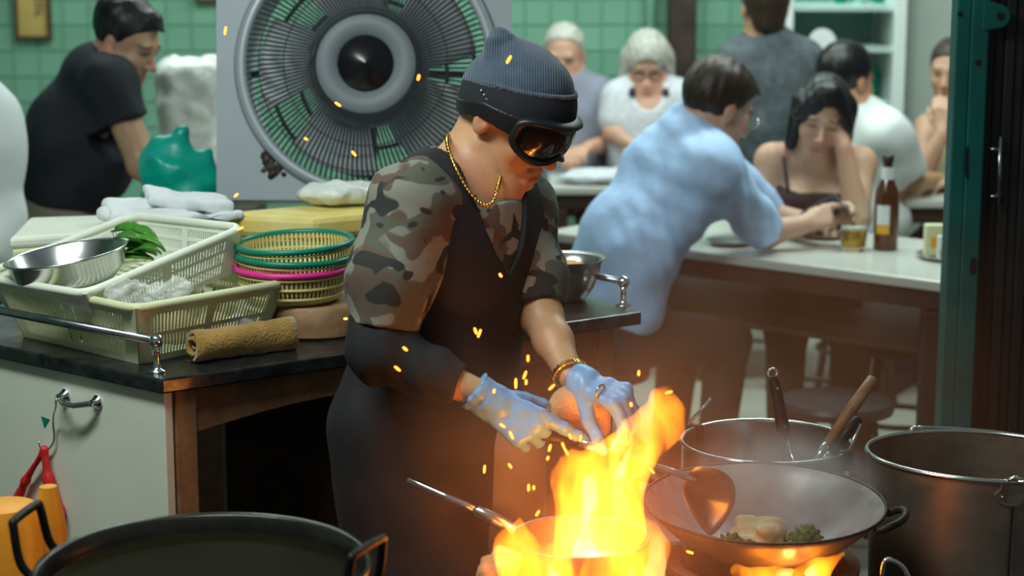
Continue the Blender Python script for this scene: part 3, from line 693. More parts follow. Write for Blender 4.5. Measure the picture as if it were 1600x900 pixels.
bx = MB(); g = P(285, 330, 4.8); bx.box((g.x+.02, 4.86, .385), (.36, .28, .77)); tag(bx.build('side_cabinet', 'wood_brown', bevel=.01), 'brown side cabinet behind the counter under the green bag', 'cabinet')
# steel bowl with food on the right end
bc = G(890, 481, CZ); bc.z = CZ+.0008
def bowl():
    c = V(bc.x-.006, 4.12, bc.z); t = thing('mixing_bowl', c, 'steel mixing bowl with flared rim on counter by the rail post', 'bowl')
    MB(Matrix.Translation(c)).lathe([(0, 0), (.04, 0), (.045, .004), (.062, .03), (.074, .065), (.078, .085), (.088, .092), (.0885, .094), (.077, .0875), (.072, .066), (.06, .032), (.043, .007), (0, .006)], 56).build('bowl', 'steel', t, smooth=True)
    S = SDF(.004); S.ell(c+V(0, 0, .062), (.062, .062, .016)); S.ell(c+V(-.012, -.01, .078), (.03, .025, .01)); S.ell(c+V(.02, -.015, .072), (.026, .02, .01))
    tag(S.mesh('fried_food', 'food_orange', disp=folds(.0022, 260, [(1, 0, .2), (0, 1, .3), (.5, .5, 1)], 4)), 'orange fried pieces heaped in the steel mixing bowl', 'food')
bowl()

# ================================================================== BIG FAN
def fan():
    d = 4.75; hub = P(574, 103, d); tl = math.radians(10); n = Vector((.0, -math.cos(tl), math.sin(tl))); M = zframe(hub, n); ppm = 632.; R = 190/ppm
    t = thing('box_fan', (hub.x, d+.15, 0), 'large grey industrial fan with round wire guard behind the cook', 'fan')
    w0, w1, hb, ht = -.372, .356, -.33, .42
    pr = []; ns = 96; Rh = R+.012
    for layer in (0, -.26):
        for k in range(ns):
            a = 2*math.pi*k/ns; pr.append((Rh*math.cos(a), Rh*math.sin(a), layer))
        for k in range(ns):
            a = 2*math.pi*k/ns; c, s = math.cos(a), math.sin(a); q = min((w1 if c > 0 else w0)/c if abs(c) > 1e-6 else 9, (ht if s > 0 else hb)/s if abs(s) > 1e-6 else 9); pr.append((q*c, q*s, layer))
    fs = []
    for k in range(ns):
        j = (k+1) % ns; fs += [(k, ns+k, ns+j, j), (2*ns+k, 2*ns+j, 3*ns+j, 3*ns+k), (ns+k, 3*ns+k, 3*ns+j, ns+j), (k, j, 2*ns+j, 2*ns+k)]
    MB(M).add(pr, [f for f in fs]).build('housing', 'fan_grey', t, bevel=.0)
    MB(M).lathe([(R-.006, .0), (R-.004, .018), (R+.006, .026), (R+.02, .018), (R+.028, .001), (R-.006, 0)], 96).build('guard_ring', 'fan_ring', t, smooth=True)
    g = MB(M); nw = 132
    for k in range(nw):
        a = 2*math.pi*k/nw; rad = lambda r, z, tw=0: (r*math.cos(a+tw), r*math.sin(a+tw), z)
        g.tube([rad(.122, .066, .0), rad(.17, .06, .03), rad(.25, .048, .055), rad(R-.012, .026, .07), rad(R-.002, .008, .07)], .0026, 4)
    for r, z in ((.135, .062), (.20, .058), (.262, .046)): g.tube([(r*math.cos(i*math.pi/48), r*math.sin(i*math.pi/48), z) for i in range(96)], .0015, 6, closed=True)
    g.build('wire_guard', 'fan_wire', t)
    MB(M).lathe([(.0685, .052), (.0685, .060), (.10, .0605), (.126, .060), (.128, .054), (.124, .050), (.0685, .052)], 64).build('guard_plate', 'fan_plate', t, smooth=True)
    MB(M).lathe([(0, .03), (.04, .034), (.062, .030), (.0685, .045), (.0685, .062), (.066, .064), (.0, .075)], 48).build('hub_cap', 'black_gloss', t, smooth=True, angle=SA)
    MB(M).lathe([(0, .02), (.15, .018), (.152, -.01), (.148, -.05), (0, -.05)], 56).build('blade_hub', 'fan_blade', t, smooth=True, angle=SA)
    for k in range(5):
        a0 = 2*math.pi*k/5+.5; m = MB(M); vs = []; n1, n2 = 6, 8
        for i in range(n1+1):
            r = .14+(R*.9-.14)*i/n1; wd = 1.0-.10*i/n1
            for j in range(n2+1): f = j/n2-.5; a = a0+f*wd+.1*i/n1; vs.append((r*math.cos(a), r*math.sin(a), -.03+f*.10))
        m.add(vs, [(i*(n2+1)+j, (i+1)*(n2+1)+j, (i+1)*(n2+1)+j+1, i*(n2+1)+j+1) for i in range(n1) for j in range(n2)]); m.build('blade', 'fan_blade', t, smooth=True, solid=.004)
    rg = MB(M)
    for k in range(4): a = math.pi/2*k; rg.tube([(.05*math.cos(a), .05*math.sin(a), -.2), (Rh*math.cos(a), Rh*math.sin(a), -.2)], .010, 8)
    for r in (.19, .262): rg.tube([(r*math.cos(i*math.pi/36), r*math.sin(i*math.pi/36), -.2) for i in range(72)], .006, 6, closed=True)
    rg.lathe([(0, -.06), (.09, -.06), (.09, -.24), (0, -.24)], 32); rg.build('motor_frame', 'fan_wire', t, smooth=True, angle=SA)
    bz = (M @ Vector((0, hb, -.13))).z; base = MB(); base.box((hub.x, d+.13, bz/2), (.10, .10, bz)); base.box((hub.x, d+.13, .02), (.55, .4, .04)); base.build('stand', 'fan_grey', t, bevel=.008)
    S = SDF(.003)
    for k, (x_, y_, r_) in enumerate(((414, 240, .012), (420, 252, .016), (428, 264, .014), (436, 258, .010), (424, 270, .009), (412, 262, .006), (444, 268, .007), (418, 228, .006))): S.ell(M @ Vector(((x_-574)/ppm, (103-y_)/ppm-.006, .0)), (r_, .004, r_*1.1), k=.004)
    S.mesh('rust_patch', 'wood_dark', t, disp=crease(.004, 420, 2))
fan()

# ================================================================== STOVES, POTS, FIRE
def brazier(c, r, top, label):
    t = thing('charcoal_stove', (c.x, c.y, 0), label, 'stove')
    M = Matrix.Translation((c.x, c.y, 0))
    MB(M).lathe([(0, 0), (r*.78, 0), (r*.80, .02), (r, top-.03), (r*1.02, top), (r*.88, top), (r*.80, top-.10), (r*.5, top-.16), (0, top-.16)], 40).build('body', 'clay', t, smooth=True, angle=SA)
    MB(M).lathe([(r*.985, top-.055), (r*1.03, top-.052), (r*1.03, top-.03), (r*1.0, top-.028), (r*.985, top-.055)], 40).build('iron_band', 'iron_black', t, smooth=True)
    for k in range(3):
        a = 2*math.pi*k/3+.9; MB().box((c.x+r*.93*math.cos(a), c.y+r*.93*math.sin(a), top+.008), (.03, .03, .03)).build('support_lug', 'iron_black', t, bevel=.004)
WK = P(1194, 783, 3.2); WN = Vector((.0, -.05, 1)).normalized(); WM = zframe(WK, WN)
def wok():
    t = thing('wok', WK-V(0, 0, .11), 'large round iron wok of steaming food over charcoal stove', 'wok')
    R = .207; inn = [(R*math.sin(a), -.105+R*1.08*(1-math.cos(a))*.48) for a in np.linspace(0, 1, 2)]
    prof = [(R*f, -.108*(1-f**2.1)) for f in np.linspace(0, 1, 15)]; out = [(R*f+.003*f, -.112*(1-f**2.1)-.001) for f in np.linspace(1, 0, 15)]
    MB(WM).lathe(prof+[(R+.003, .002)]+out, 72).build('bowl', 'wok_steel', t, smooth=True)
    MB(WM).tube([((R+.001)*math.cos(i*math.pi/40), (R+.001)*math.sin(i*math.pi/40), .0) for i in range(80)], .0028, 8, closed=True).build('rim', 'iron_black', t, smooth=True)
    h = MB(WM); an = math.radians(-22); c_, s_ = math.cos(an), math.sin(an); pl = lambda r, w, z: (r*c_-w*s_, r*s_+w*c_, z)
    h.tube(spline([pl(R-.004, .05, -.012), pl(R+.020, .045, .0), pl(R+.034, .02, .004), pl(R+.034, -.02, .004), pl(R+.020, -.045, .0), pl(R-.004, -.05, -.012)], 5), .0065, 10); h.build('loop_handle', 'iron_black', t, smooth=True)
    an = math.radians(160); c_, s_ = math.cos(an), math.sin(an); h = MB(WM)
    h.tube(spline([pl(R-.004, .05, -.012), pl(R+.020, .045, .0), pl(R+.034, .02, .004), pl(R+.034, -.02, .004), pl(R+.020, -.045, .0), pl(R-.004, -.05, -.012)], 5), .0065, 10); h.build('loop_handle', 'iron_black', t, smooth=True)
    b = lambda x, y, z: WM @ Vector((x, y, z))
    S = SDF(.003)
    for (x, y, z, rx, ry, rz) in ((-.005, .02, -.075, .05, .045, .026), (.012, .015, -.052, .026, .024, .014), (-.02, .03, -.052, .022, .024, .012), (.0, -.01, -.048, .018, .016, .012), (.022, .0, -.055, .016, .016, .012)): S.ell(b(x, y, z), (rx, ry, rz), k=.012)
    tag(S.mesh('fried_omelette', 'food_yellow', disp=crease(.010, 190, 9)), 'pale yellow fried egg piece cooking in the wok', 'food')
    for i, (x, y) in enumerate(((-.06, -.005), (.05, .0), (.075, .02), (-.035, -.03), (.03, -.04))):
        S = SDF(.003); z = -.108*(1-(math.hypot(x, y)/.203)**2.1)+.022; S.ell(b(x, y, z), (.019, .016, .017)); S.ell(b(x+.012, y-.004, z+.004), (.012, .012, .01))
        tag(S.mesh('green_herb', 'food_green', disp=crease(.013, 420, 20+i)), 'clump of dark green herbs frying in the wok', 'food', 'herb clumps in the wok')
wok(); brazier(WK, .165, .585, 'round charcoal stove under the large steaming wok')
# wok spatula held by the cook
def spatula():
    hA, hB, hC, hD = P(792, 668, 3.125), P(905, 691, 3.11), P(1050, 737, 3.12), P(1086, 748, 3.125)
    t = thing('wok_spatula', hD, 'long-handled steel wok spatula held by the cook over the wok', 'spatula')
    MB().tube([hA, hA*.5+hB*.5, hB], [.009, .0105, .0095], 14).build('grip', 'iron_black', t, smooth=True)
    MB().tube([hB-(hB-hA).normalized()*.004, hB*.75+hC*.25, hB*.74+hC*.26, hC, hD], [.0095, .0085, .006, .006, .008], 14).build('shaft', 'steel', t, smooth=True)
    out = [(1078, 735), (1092, 729), (1120, 733), (1142, 748), (1149, 768), (1146, 790), (1132, 815), (1112, 836), (1098, 826), (1082, 803), (1068, 775), (1068, 752)]
    c = P(1106, 778, 3.14); rings = 5; vs = []; fs = []
    bd = [P(x, y, 3.125-.012*math.sin(i*.9)) for i, (x, y) in enumerate(out)]; bd = spline(bd+[bd[0]], 3)[:-1]; n = len(bd)
    nrm = Vector((.2, -.9, .3)).normalized()
    for k in range(rings+1):
        f = k/rings
        for p in bd: vs.append(c+(p-c)*f+(-nrm)*(.018*(1-f*f)))
    for k in range(rings): fs += [(k*n+i, k*n+(i+1) % n, (k+1)*n+(i+1) % n, (k+1)*n+i) for i in range(n)]
    MB().add(vs, fs).build('blade', 'steel_worn', t, smooth=True, solid=.002)
spatula()
# steel stock pot behind
SPC = P(1197, 690, 3.6)
def stockpot():
    R = .163; M = Matrix.Translation(SPC); t = thing('stock_pot', (SPC.x, SPC.y, .36), 'wide steel stock pot holding ladles, standing behind the wok', 'pot')
    MB(M).lathe([(R-.003, 0), (R-.005, -.05), (R-.006, -.28), (0, -.285), (0, -.3), (R, -.298), (R, -.05), (R, 0)], 64).build('wall', 'steel', t, smooth=True, angle=SA)
    MB(M).tube([(R*math.cos(i*math.pi/40), R*math.sin(i*math.pi/40), .001) for i in range(80)], .0042, 8, closed=True).build('rim', 'steel_rim', t, smooth=True)
    for px, py in ((1106, 655), (1302, 712)):
        q = P(px, py, 3.6); a = math.atan2(.8 if px < 1200 else -.55, -1 if px < 1200 else .8); e = SPC+Vector((R*math.cos(a), R*math.sin(a), 0)); m = MB()
        m.box(e-V(0, 0, .012), (.035, .012, .04), None); er = m.build('ear', 'iron_black', t, bevel=.004); dn = Vector((math.cos(a), math.sin(a), 0))
        sub(MB().tube([e+dn*.006+V(0, 0, .004), e+dn*.012+V(0, 0, .012), e+V(.03, .0, .06)], .0032, 8).build('bail_rod', 'steel_rim', smooth=True), er)
    b = MB(Matrix.Translation((SPC.x, SPC.y, 0))); b.lathe([(0, 0), (.2, 0), (.19, .38), (.165, .4), (0, .4)], 32); tag(b.build('pot_stand', 'clay', smooth=True, angle=SA), 'round clay stove under the steel stock pot', 'stove')
stockpot()
def utensil_black():
    a, b, c, e = P(1208, 588, 3.63), P(1226, 681, 3.60), P(1241, 722, 3.57), P(1262, 830, 3.5); t = thing('ladle', e, 'steel ladle with black riveted handle standing in the stock pot', 'ladle')
    dv = (b-a).normalized()
    MB().tube([a, a+dv*.012, a*.5+b*.5, b-dv*.012, b], [.006, .0115, .0125, .0135, .010], 14, flat=1).build('grip', 'iron_black', t, smooth=True)
    MB().tube([a+dv*(-.006)+Vector((.009*math.cos(i*math.pi/10), 0, .009*math.sin(i*math.pi/10))) for i in range(20)], .0028, 8, closed=True).build('hanging_ring', 'steel_rim', t, smooth=True)
    MB().tube([b-dv*.003, c, e], .004, 10).build('rod', 'steel_rim', t, smooth=True)
    for f in (.18, .82): q = a+(b-a)*f+Vector((.003, -.0125, 0)); MB().ball(q, .0028, 10).build('rivet', 'steel_rim', t, smooth=True)
    MB(zframe(e, (.0, -.3, 1))).lathe([(0, -.03), (.03, -.02), (.04, 0), (.042, 0), (.032, -.022), (0, -.033)], 28).build('cup', 'steel', t, smooth=True)
utensil_black()
def utensil(nm, label, a, b, c, r, mt):
    t = thing(nm, c, label, 'ladle'); dv = (b-a).normalized()
    MB().tube([a-dv*.004, a, a*.6+b*.4, b], [.004, r, r*1.08, r*.85], 14).build('grip', mt, t, smooth=True)
    MB().tube([b-dv*.004, b+dv*.03, c], [r*.8, r*.6, r*.45], 12).build('ferrule', 'steel_rim', t, smooth=True)
    MB(zframe(c, (.2, -.3, 1))).lathe([(0, -.02), (.03, -.012), (.04, 0), (.042, 0), (.03, -.016), (0, -.024)], 24).build('scoop', 'steel', t, smooth=True)
utensil('ladle', 'skimmer with long brown wooden handle leaning out of stock pot', P(1364, 592, 3.62), P(1292, 694, 3.56), P(1255, 745, 3.56), .0115, 'wood_handle')
utensil('ladle', 'ladle with short dark handle leaning beside the wooden-handled skimmer', P(1341, 655, 3.52), P(1298, 708, 3.50), P(1262, 752, 3.53), .0105, 'iron_black')
# galvanised pail at right
def pail():
    c = P(1533, 712, 3.45); M = zframe(c, (.02, .045, 1)); R = .209; t = thing('steel_pail', (c.x, c.y, c.z-.36), 'big worn steel pail with bail handle beside the wok', 'pail')
    MB(M).lathe([(R-.003, 0), (R-.012, -.15), (R-.02, -.33), (0, -.335), (0, -.34), (R-.016, -.338), (R-.009, -.15), (R, 0)], 72).build('wall', 'steel_worn', t, smooth=True, angle=SA)
    MB(M).tube([(R*math.cos(i*math.pi/40), R*math.sin(i*math.pi/40), .001) for i in range(80)], .0048, 8, closed=True).build('rim', 'steel_rim', t, smooth=True)
    for an in (math.radians(-88), math.radians(112)):
        pl = lambda w, z, o: ((R+o)*math.cos(an+w/R), (R+o)*math.sin(an+w/R), z)
        e = MB(M); sh = [(-.022, .004), (.022, .004), (.024, -.012), (.034, -.022), (.028, -.036), (.012, -.043), (-.012, -.043), (-.028, -.036), (-.034, -.022), (-.024, -.012)]
        fr = [pl(w, z, .004+z*.05) for w, z in sh]; bk = [pl(w, z, .0005+z*.05) for w, z in sh]; n = len(sh)
        e.add(fr+bk, [tuple(range(n)), tuple(range(2*n-1, n-1, -1))]+[((i+1) % n, i, i+n, (i+1) % n+n) for i in range(n)]); er = e.build('ear', 'steel_worn', t, bevel=.0015)
        for w in (-.02, .02): sub(MB(M).ball(pl(w, -.026, .004), .003, 8).build('rivet', 'steel_rim', smooth=True), er)
        sub(MB(M).tube([pl(-.012, .004, .002), pl(0, .010, .004), pl(.014, .006, .006)], .004, 8).build('bail_end', 'steel_rim', smooth=True), er)
    MB(M).tube([((R+.021)*math.cos(a), (R+.021)*math.sin(a), .006-.010*math.sin((a+1.53)/3.5*math.pi)) for a in np.linspace(math.radians(-88), math.radians(112), 30)], .0036, 8).build('bail', 'steel_rim', t, smooth=True)
    for an in (math.radians(-88), math.radians(112)):
        MB(M).tube([((R+.0006-.009*f)*math.cos(an), (R+.0006-.009*f)*math.sin(an), -.045-.1*f*2.8) for f in (0, .5, 1)], .0016, 6).build('seam', 'iron_black', t)
    s = MB(Matrix.Translation((c.x, c.y, 0))); s.box((0, 0, (c.z-.358)/2), (.34, .34, c.z-.358)); tag(s.build('stove_block', 'clay', bevel=.015), 'clay block stove under the big steel pail', 'stove')
    q = [P(1378, 900, 3.0), P(1384, 875, 3.0), P(1410, 885, 3.0), P(1424, 915, 3.0), P(1424, 935, 3.0), P(1375, 935, 3.0)]; 
    w = thing('wire_loop', q[4], 'bent steel wire loop between the wok stove and pail', 'wire'); MB().tube(spline(q, 5), .004, 8).build('wire', 'steel_rim', w, smooth=True)
pail()
# front pan with oil, blurred in the foreground
def front_pan():
    c = P(318, 884, 2.6); M = zframe(c, (0, -.01, 1)); R = .236; t = thing('frying_pan', c-V(0, 0, .1), 'wide dark two-handled frying pan of oil in the foreground', 'pan')
    MB(M).lathe([(0, -.075), (R*.8, -.072), (R*.92, -.05), (R*.955, -.02), (R*.97, .0), (R, .004), (R*1.006, 0), (R*.985, -.02), (R*.95, -.054), (R*.82, -.08), (0, -.083)], 80).build('bowl', 'pot_dark', t, smooth=True)
    o = MB(M).lathe([(0, -.026), (R*.948, -.026), (R*.948, -.0262), (0, -.0262)], 64).build('oil', 'oil', t, smooth=False)
    for sgn, base in ((-1, math.radians(170)), (1, math.radians(-24))):
        pl = lambda w, z, o: ((R+o)*math.cos(base)-w*math.sin(base), (R+o)*math.sin(base)+w*math.cos(base), z)
        h = MB(M); h.tube(spline([pl(-.05, -.02, -.008), pl(-.05, .004, .016), pl(-.046, .055, .026), pl(-.036, .064, .028), pl(.036, .064, .028), pl(.046, .055, .026), pl(.05, .004, .016), pl(.05, -.02, -.008)], 5), .0065, 10); h.build('loop_handle', 'iron_black', t, smooth=True)
    brazier(c, .19, c.z-.105, 'round charcoal stove under the foreground frying pan')
front_pan()
# small flaming saucepan
FP = P(906, 838, 3.0)
def flame_pan():
    R = .112; M = Matrix.Translation(FP); t = thing('saucepan', FP-V(0, 0, .08), 'small steel saucepan engulfed in flames with tube handle toward cook', 'saucepan')
    MB(M).lathe([(R-.002, 0), (R-.006, -.04), (R*.8, -.075), (0, -.08), (0, -.083), (R*.82, -.079), (R-.001, -.04), (R+.002, 0), (R, .002), (R-.002, 0)], 56).build('bowl', 'steel_worn', t, smooth=True)
    a, b, c = P(800, 826, 2.99), P(745, 798, 3.0), P(640, 750, 3.05)
    MB().tube([a+(a-b).normalized()*.005, b, b+(c-b).normalized()*.002], [.0115, .0105, .008], 16).build('ferrule', 'steel_rim', t, smooth=True)
    MB().tube([b, b*.5+c*.5, c, c+(c-b).normalized()*.004], [.0062, .006, .0058, .003], 12).build('handle', 'chrome', t, smooth=True)
    brazier(FP, .135, FP.z-.095, 'round charcoal stove under the flaming saucepan')
flame_pan()
crumple('rag', 'cloth_orange', 'crumpled tan rag lying on stove edge at foot of flames', 'cloth', [(P(790, 880, 2.93), (.03, .03, .022)), (P(770, 898, 2.92), (.03, .03, .02))], .004, .005, 120, 12)

def flame(name, label, caps, core, seed):
    S = SDF(.004)
    for a, b, ra, rb in caps: S.cap(a, b, ra, rb, k=.03)
    t = thing(name, FP+V(0, 0, .01), label, 'flame')
    S.mesh('outer_flame', 'flame', t, disp=lambda X: folds(.007, 90, [(1, 0, .5), (.7, .3, -.6), (.2, 1, .4)], seed)(X)+folds(.005, 38, [(1, 0, .3), (.6, .3, -.3)], seed+3)(X)+folds(.0022, 230, [(1, 0, .4), (.7, .5, -.2)], seed+5)(X))
    if core:
        S = SDF(.004)
        for a, b, ra, rb in core: S.cap(a, b, ra, rb, k=.02)
        S.mesh('flame_core', 'flame_core', t, disp=folds(.003, 110, [(1, 0, .5), (.2, 1, .4)], seed+1))
p = lambda x, y, o=0.: P(x, y, 2.93+o)
flame('flame', 'tall yellow tongue of flame rising from the saucepan', [
    (p(915, 960), p(925, 840), .070, .056), (p(925, 840), p(920, 760), .054, .044), (p(920, 760), p(912, 738), .040, .026), (p(905, 735), p(884, 728), .016, .004), (p(940, 735), p(955, 714), .022, .008),
    (p(900, 790), p(876, 752), .026, .010), (p(876, 752), p(866, 735), .009, .002), (p(945, 790), p(982, 712, .02), .044, .034), (p(982, 712, .02), p(1018, 664, .03), .034, .026), (p(1018, 664, .03), p(1034, 636, .03), .025, .016), (p(1034, 636, .03), p(1030, 618, .03), .015, .006),
    (p(1036, 645, .03), p(1054, 650, .03), .013, .010), (p(1054, 650, .03), p(1066, 676, .03), .009, .002), (p(1040, 632, .03), p(1048, 606, .03), .010, .001), (p(1046, 690, .03), p(1030, 700, .03), .006, .014), (p(900, 745), p(893, 706), .014, .001), (p(930, 740), p(926, 700), .016, .001), (p(985, 690, .01), p(1006, 655, .02), .012, .003), (p(965, 710, .01), p(985, 676, .02), .010, .002), (p(990, 760), p(975, 830), .012, .03)],
    [(p(915, 850), p(918, 760), .010, .006), (p(918, 760), p(912, 742), .006, .002), (p(930, 790), p(928, 735), .005, .003), (p(968, 740, .02), p(990, 690, .02), .008, .003), (p(905, 860), p(896, 890), .012, .010), (p(925, 900), p(922, 860), .016, .008)], 31)
p2 = lambda x, y, o=0.: P(x, y, 2.85+o)
flame('flame', 'low flames licking over the rim of saucepan beside the rag', [
    (p2(870, 960), p2(855, 890), .050, .030), (p2(850, 890), p2(818, 868), .028, .014), (p2(818, 875), p2(806, 838), .018, .010), (p2(806, 838), p2(812, 806), .008, .0015), (p2(806, 900), p2(788, 862), .022, .012), (p2(788, 862), p2(782, 842), .010, .002), (p2(872, 885), p2(880, 850), .018, .007), (p2(880, 850), p2(877, 828), .006, .0015), (p2(835, 890), p2(836, 845), .014, .002)],
    [(p2(865, 905), p2(858, 885), .012, .005)], 33)
flame('flame', 'low flames on the side of saucepan next to the wok', [
    (p2(985, 960), p2(995, 885), .046, .028), (p2(995, 885), p2(1012, 842), .022, .012), (p2(1012, 842), p2(1000, 804), .011, .002), (p2(1022, 910), p2(1030, 856), .020, .008), (p2(1030, 856), p2(1020, 822), .007, .0015), (p2(975, 880), p2(966, 825), .022, .004), (p2(940, 900), p2(942, 840), .03, .006)],
    [(p2(985, 910), p2(990, 880), .012, .005)], 35)
q = lambda x, y, o=0.: P(x, y, 3.03+o)
flame('flame', 'orange fire glowing under the wok on its charcoal stove', [(q(1150, 890), q(1215, 906), .010, .016), (q(1215, 908), q(1270, 900), .018, .018), (q(1270, 900), q(1318, 866), .016, .005), (q(1190, 940), q(1270, 940), .03, .03)], [(q(1225, 900), q(1235, 892), .012, .006), (q(1268, 896), q(1276, 884), .012, .005)], 37)
q2 = lambda x, y: P(x, y, 2.95)
def firelight(loc, e, r):
    l = bpy.data.lights.new('fire_light', 'POINT'); l.energy = e; l.color = (1, .30, .05); l.shadow_soft_size = r; o = bpy.data.objects.new('fire_light', l); COL.objects.link(o); o.location = loc
firelight(p(920, 840), 2.5, .012); firelight(p(960, 745, .0), .45, .01); firelight(q(1240, 905), .22, .01)

# sparks
spark_px = [(352, 48, 80), (654, 121, 75), (528, 163, -35), (478, 217, -35), (553, 240, -50), (795, 93, 60), (369, 305, 40), (375, 357, 20), (782, 430, -60), (743, 517, -70), (749, 521, 70), (633, 545, -40), (621, 576, -40), (540, 498, 0), (806, 599, 90), (820, 586, 70), (822, 597, 85), (862, 605, 45), (772, 611, 80), (785, 665, -35), (799, 680, -65), (891, 682, -70), (859, 700, 75), (856, 716, 70), (880, 696, -70), (885, 706, -60), (998, 583, 88), (1045, 613, 15), (986, 632, -80), (907, 685, 85), (757, 733, 85), (797, 728, -55), (826, 762, 88), (834, 762, 88), (840, 802, 60), (967, 792, -45), (998, 790, 80), (1078, 863, -20), (790, 823, 55), (825, 560, 90), (1018, 735, -50)]
sm = MB(); sm.lathe([(0, -.0065), (.0018, -.0052), (.0023, 0), (.0018, .0052), (0, .0065)], 8); so = sm.build('spark', 'ember', smooth=True)
for i, (x_, y_, an) in enumerate(spark_px):
    o = so if i == 0 else so.copy()
    if i: COL.objects.link(o)
    o.location = P(x_, y_, 2.9+.12*((i*37) % 11)/11 if x_ > 560 else 3.2); o.rotation_euler = (0, math.radians(90-an), 0); s_ = (1.15, .75, 1., .6, .9)[i % 5]; o.scale = (1, 1, s_*(1.5 if (x_, y_) == (806, 599) else 1))
    tag(o, 'tiny glowing orange spark flying in the air around the cook', 'spark', 'sparks thrown up by the fire')
# orange container at lower left
oc = P(8, 840, 3.0); tag(MB(Matrix.Translation((oc.x, 3.0, 0))).lathe([(0, 0), (.06, 0), (.064, .02), (.064, oc.z+.02), (.05, oc.z+.055), (.02, oc.z+.06), (0, oc.z+.06)], 32).build('plastic_container', 'orange_plastic', smooth=True, angle=SA), 'thick orange-yellow plastic container by the cabinet below the red bag', 'container')
oc = P(62, 845, 2.95); tag(MB(Matrix.Translation((oc.x, 3.02, 0))).lathe([(0, 0), (.026, 0), (.028, .02), (.027, oc.z), (.017, oc.z+.055), (.014, oc.z+.07), (0, oc.z+.07)], 24).build('plastic_bottle', 'orange_plastic', smooth=True, angle=SA), 'slim orange-yellow plastic bottle between thick container and pan handle', 'bottle')

# ================================================================== PEOPLE
def A3(v): return np.array(v, float)
class Head:
    def __init__(s, c, F, roll=0., sc=1.):
        F = Vector(F).normalized(); X = F.cross(Vector((0, 0, 1))).normalized(); Z = X.cross(F)
        if roll: q = Matrix.Rotation(roll, 3, F); X = q @ X; Z = q @ Z
        s.c, s.X, s.Y, s.Z, s.s = Vector(c), X, F, Z, sc      # X = the person's right
        s.M = Matrix((X, F, Z)).transposed(); s.N = np.array(s.M)
    def w(s, x, y, z): return s.c+(s.X*x+s.Y*y+s.Z*z)*s.s
    def loc(s, P_): return ((P_-A3(s.c)) @ s.N)/s.s
    def cap(s, S, a, b, ra, rb=None, k=.012, op=1): S.cap(s.w(*a), s.w(*b), ra*s.s, (ra if rb is None else rb)*s.s, k*s.s, op)
    def ell(s, S, c, r, k=.015, op=1): S.ell(s.w(*c), [q*s.s for q in r], s.M, k*s.s, op)
    def build(s, S, ears=True):
        s.ell(S, (0, -.012, .035), (.076, .096, .086)); s.ell(S, (0, .03, -.028), (.061, .060, .088), .03)
        s.ell(S, (0, .02, -.06), (.052, .058, .055), .02); s.cap(S, (-.018, .066, -.103), (.018, .066, -.103), .017, k=.025)
        for sg in (-1, 1):
            s.cap(S, (sg*.054, -.005, -.055), (sg*.02, .06, -.1), .016, .014, .025); s.ell(S, (sg*.038, .062, -.025), (.024, .02, .024), .02)
            s.ell(S, (sg*.031, .094, .004), (.017, .014, .011), .012, -1); s.ell(S, (sg*.031, .0745, .003), (.0145, .0125, .0105), .004)
            if ears:
                s.ell(S, (sg*.078, -.012, -.008), (.010, .018, .031), .008); s.ell(S, (sg*.089, -.006, -.004), (.006, .009, .017), .004, -1)
        s.cap(S, (-.036, .081, .022), (.036, .081, .022), .010, k=.016)
        s.cap(S, (0, .086, .008), (0, .111, -.034), .0065, .0105, .012); s.ell(S, (-.011, .097, -.038), (.009, .010, .008), .006); s.ell(S, (.011, .097, -.038), (.009, .010, .008), .006)
        s.cap(S, (-.019, .084, -.066), (.019, .084, -.066), .0068, k=.006); s.cap(S, (-.016, .084, -.077), (.016, .084, -.077), .0075, k=.006); s.cap(S, (-.024, .0925, -.0715), (.024, .0925, -.0715), .0018, k=.004, op=-1)
    def paint(s, base, brow, lips=(.42, .13, .10), eye=True, blush=(.55, .22, .16)):
        base, brow, lips, blush = map(np.array, (base, brow, lips, blush))
        def f(P_):
            L = s.loc(P_); x, y, z = L.T; ax = np.abs(x); c = np.tile(base, (len(P_), 1))
            near = (np.linalg.norm(L, axis=1) < .17)
            def mix(m, k): 
                m = (m*near)[:, None]; return c*(1-m)+k*m
            g = lambda q: np.exp(-np.clip(q, 0, 50))
            fr = (y > .045)
            c = mix(.35*g(((ax-.042)/.022)**2+((z+.03)/.022)**2)*fr+.4*g((x/.014)**2+((z+.034)/.014)**2)*fr+.4*(ax > .075), blush)
            c = mix(.85*g((x/.024)**4+((z+.072)/.0085)**4)*fr, lips)
            if eye:
                c = mix(.85*g(((ax-.033)/.021)**4+((z-.0265-.004*np.cos(ax*60))/.0048)**4)*fr, brow)
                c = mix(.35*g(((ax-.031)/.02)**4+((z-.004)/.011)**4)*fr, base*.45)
                c = mix(.9*g(((ax-.031)/.0155)**4+((z-.003)/.0042)**4)*fr, np.array((.02, .012, .01)))
            return c
        return f
    def hair(s, name, material, parent, cut=None, extra=(), inf=.0, h=.005, dsp=.003, hl=None, base=True, seed=0):
        S = SDF(h)
        if base: s.ell(S, (0, -.016, .04), (.083+inf, .104+inf, .092+inf))
        for e in extra:
            if e[0] == 'c': s.cap(S, e[1], e[2], e[3], e[4], .025)
            else: s.ell(S, e[1], e[2], .025)
        hx, hy = hl or ((-.13, -.06, -.03, -.005, .02, .05, .08, .12), (-.07, -.065, -.03, -.005, .015, .055, .078, .08))
        if cut is None: S.cuts.append(lambda P_: (np.interp(s.loc(P_)[:, 1], hx, hy)-s.loc(P_)[:, 2])*s.s*.8)
        elif cut != 'none': S.cuts.append(lambda P_: cut(s.loc(P_))*s.s)
        dirs = [s.X+s.Z*.3, s.X*.6+s.Y*.7, s.X-s.Z*.4]
        return S.mesh(name, material, parent, disp=folds(dsp, 170, dirs, seed+5))
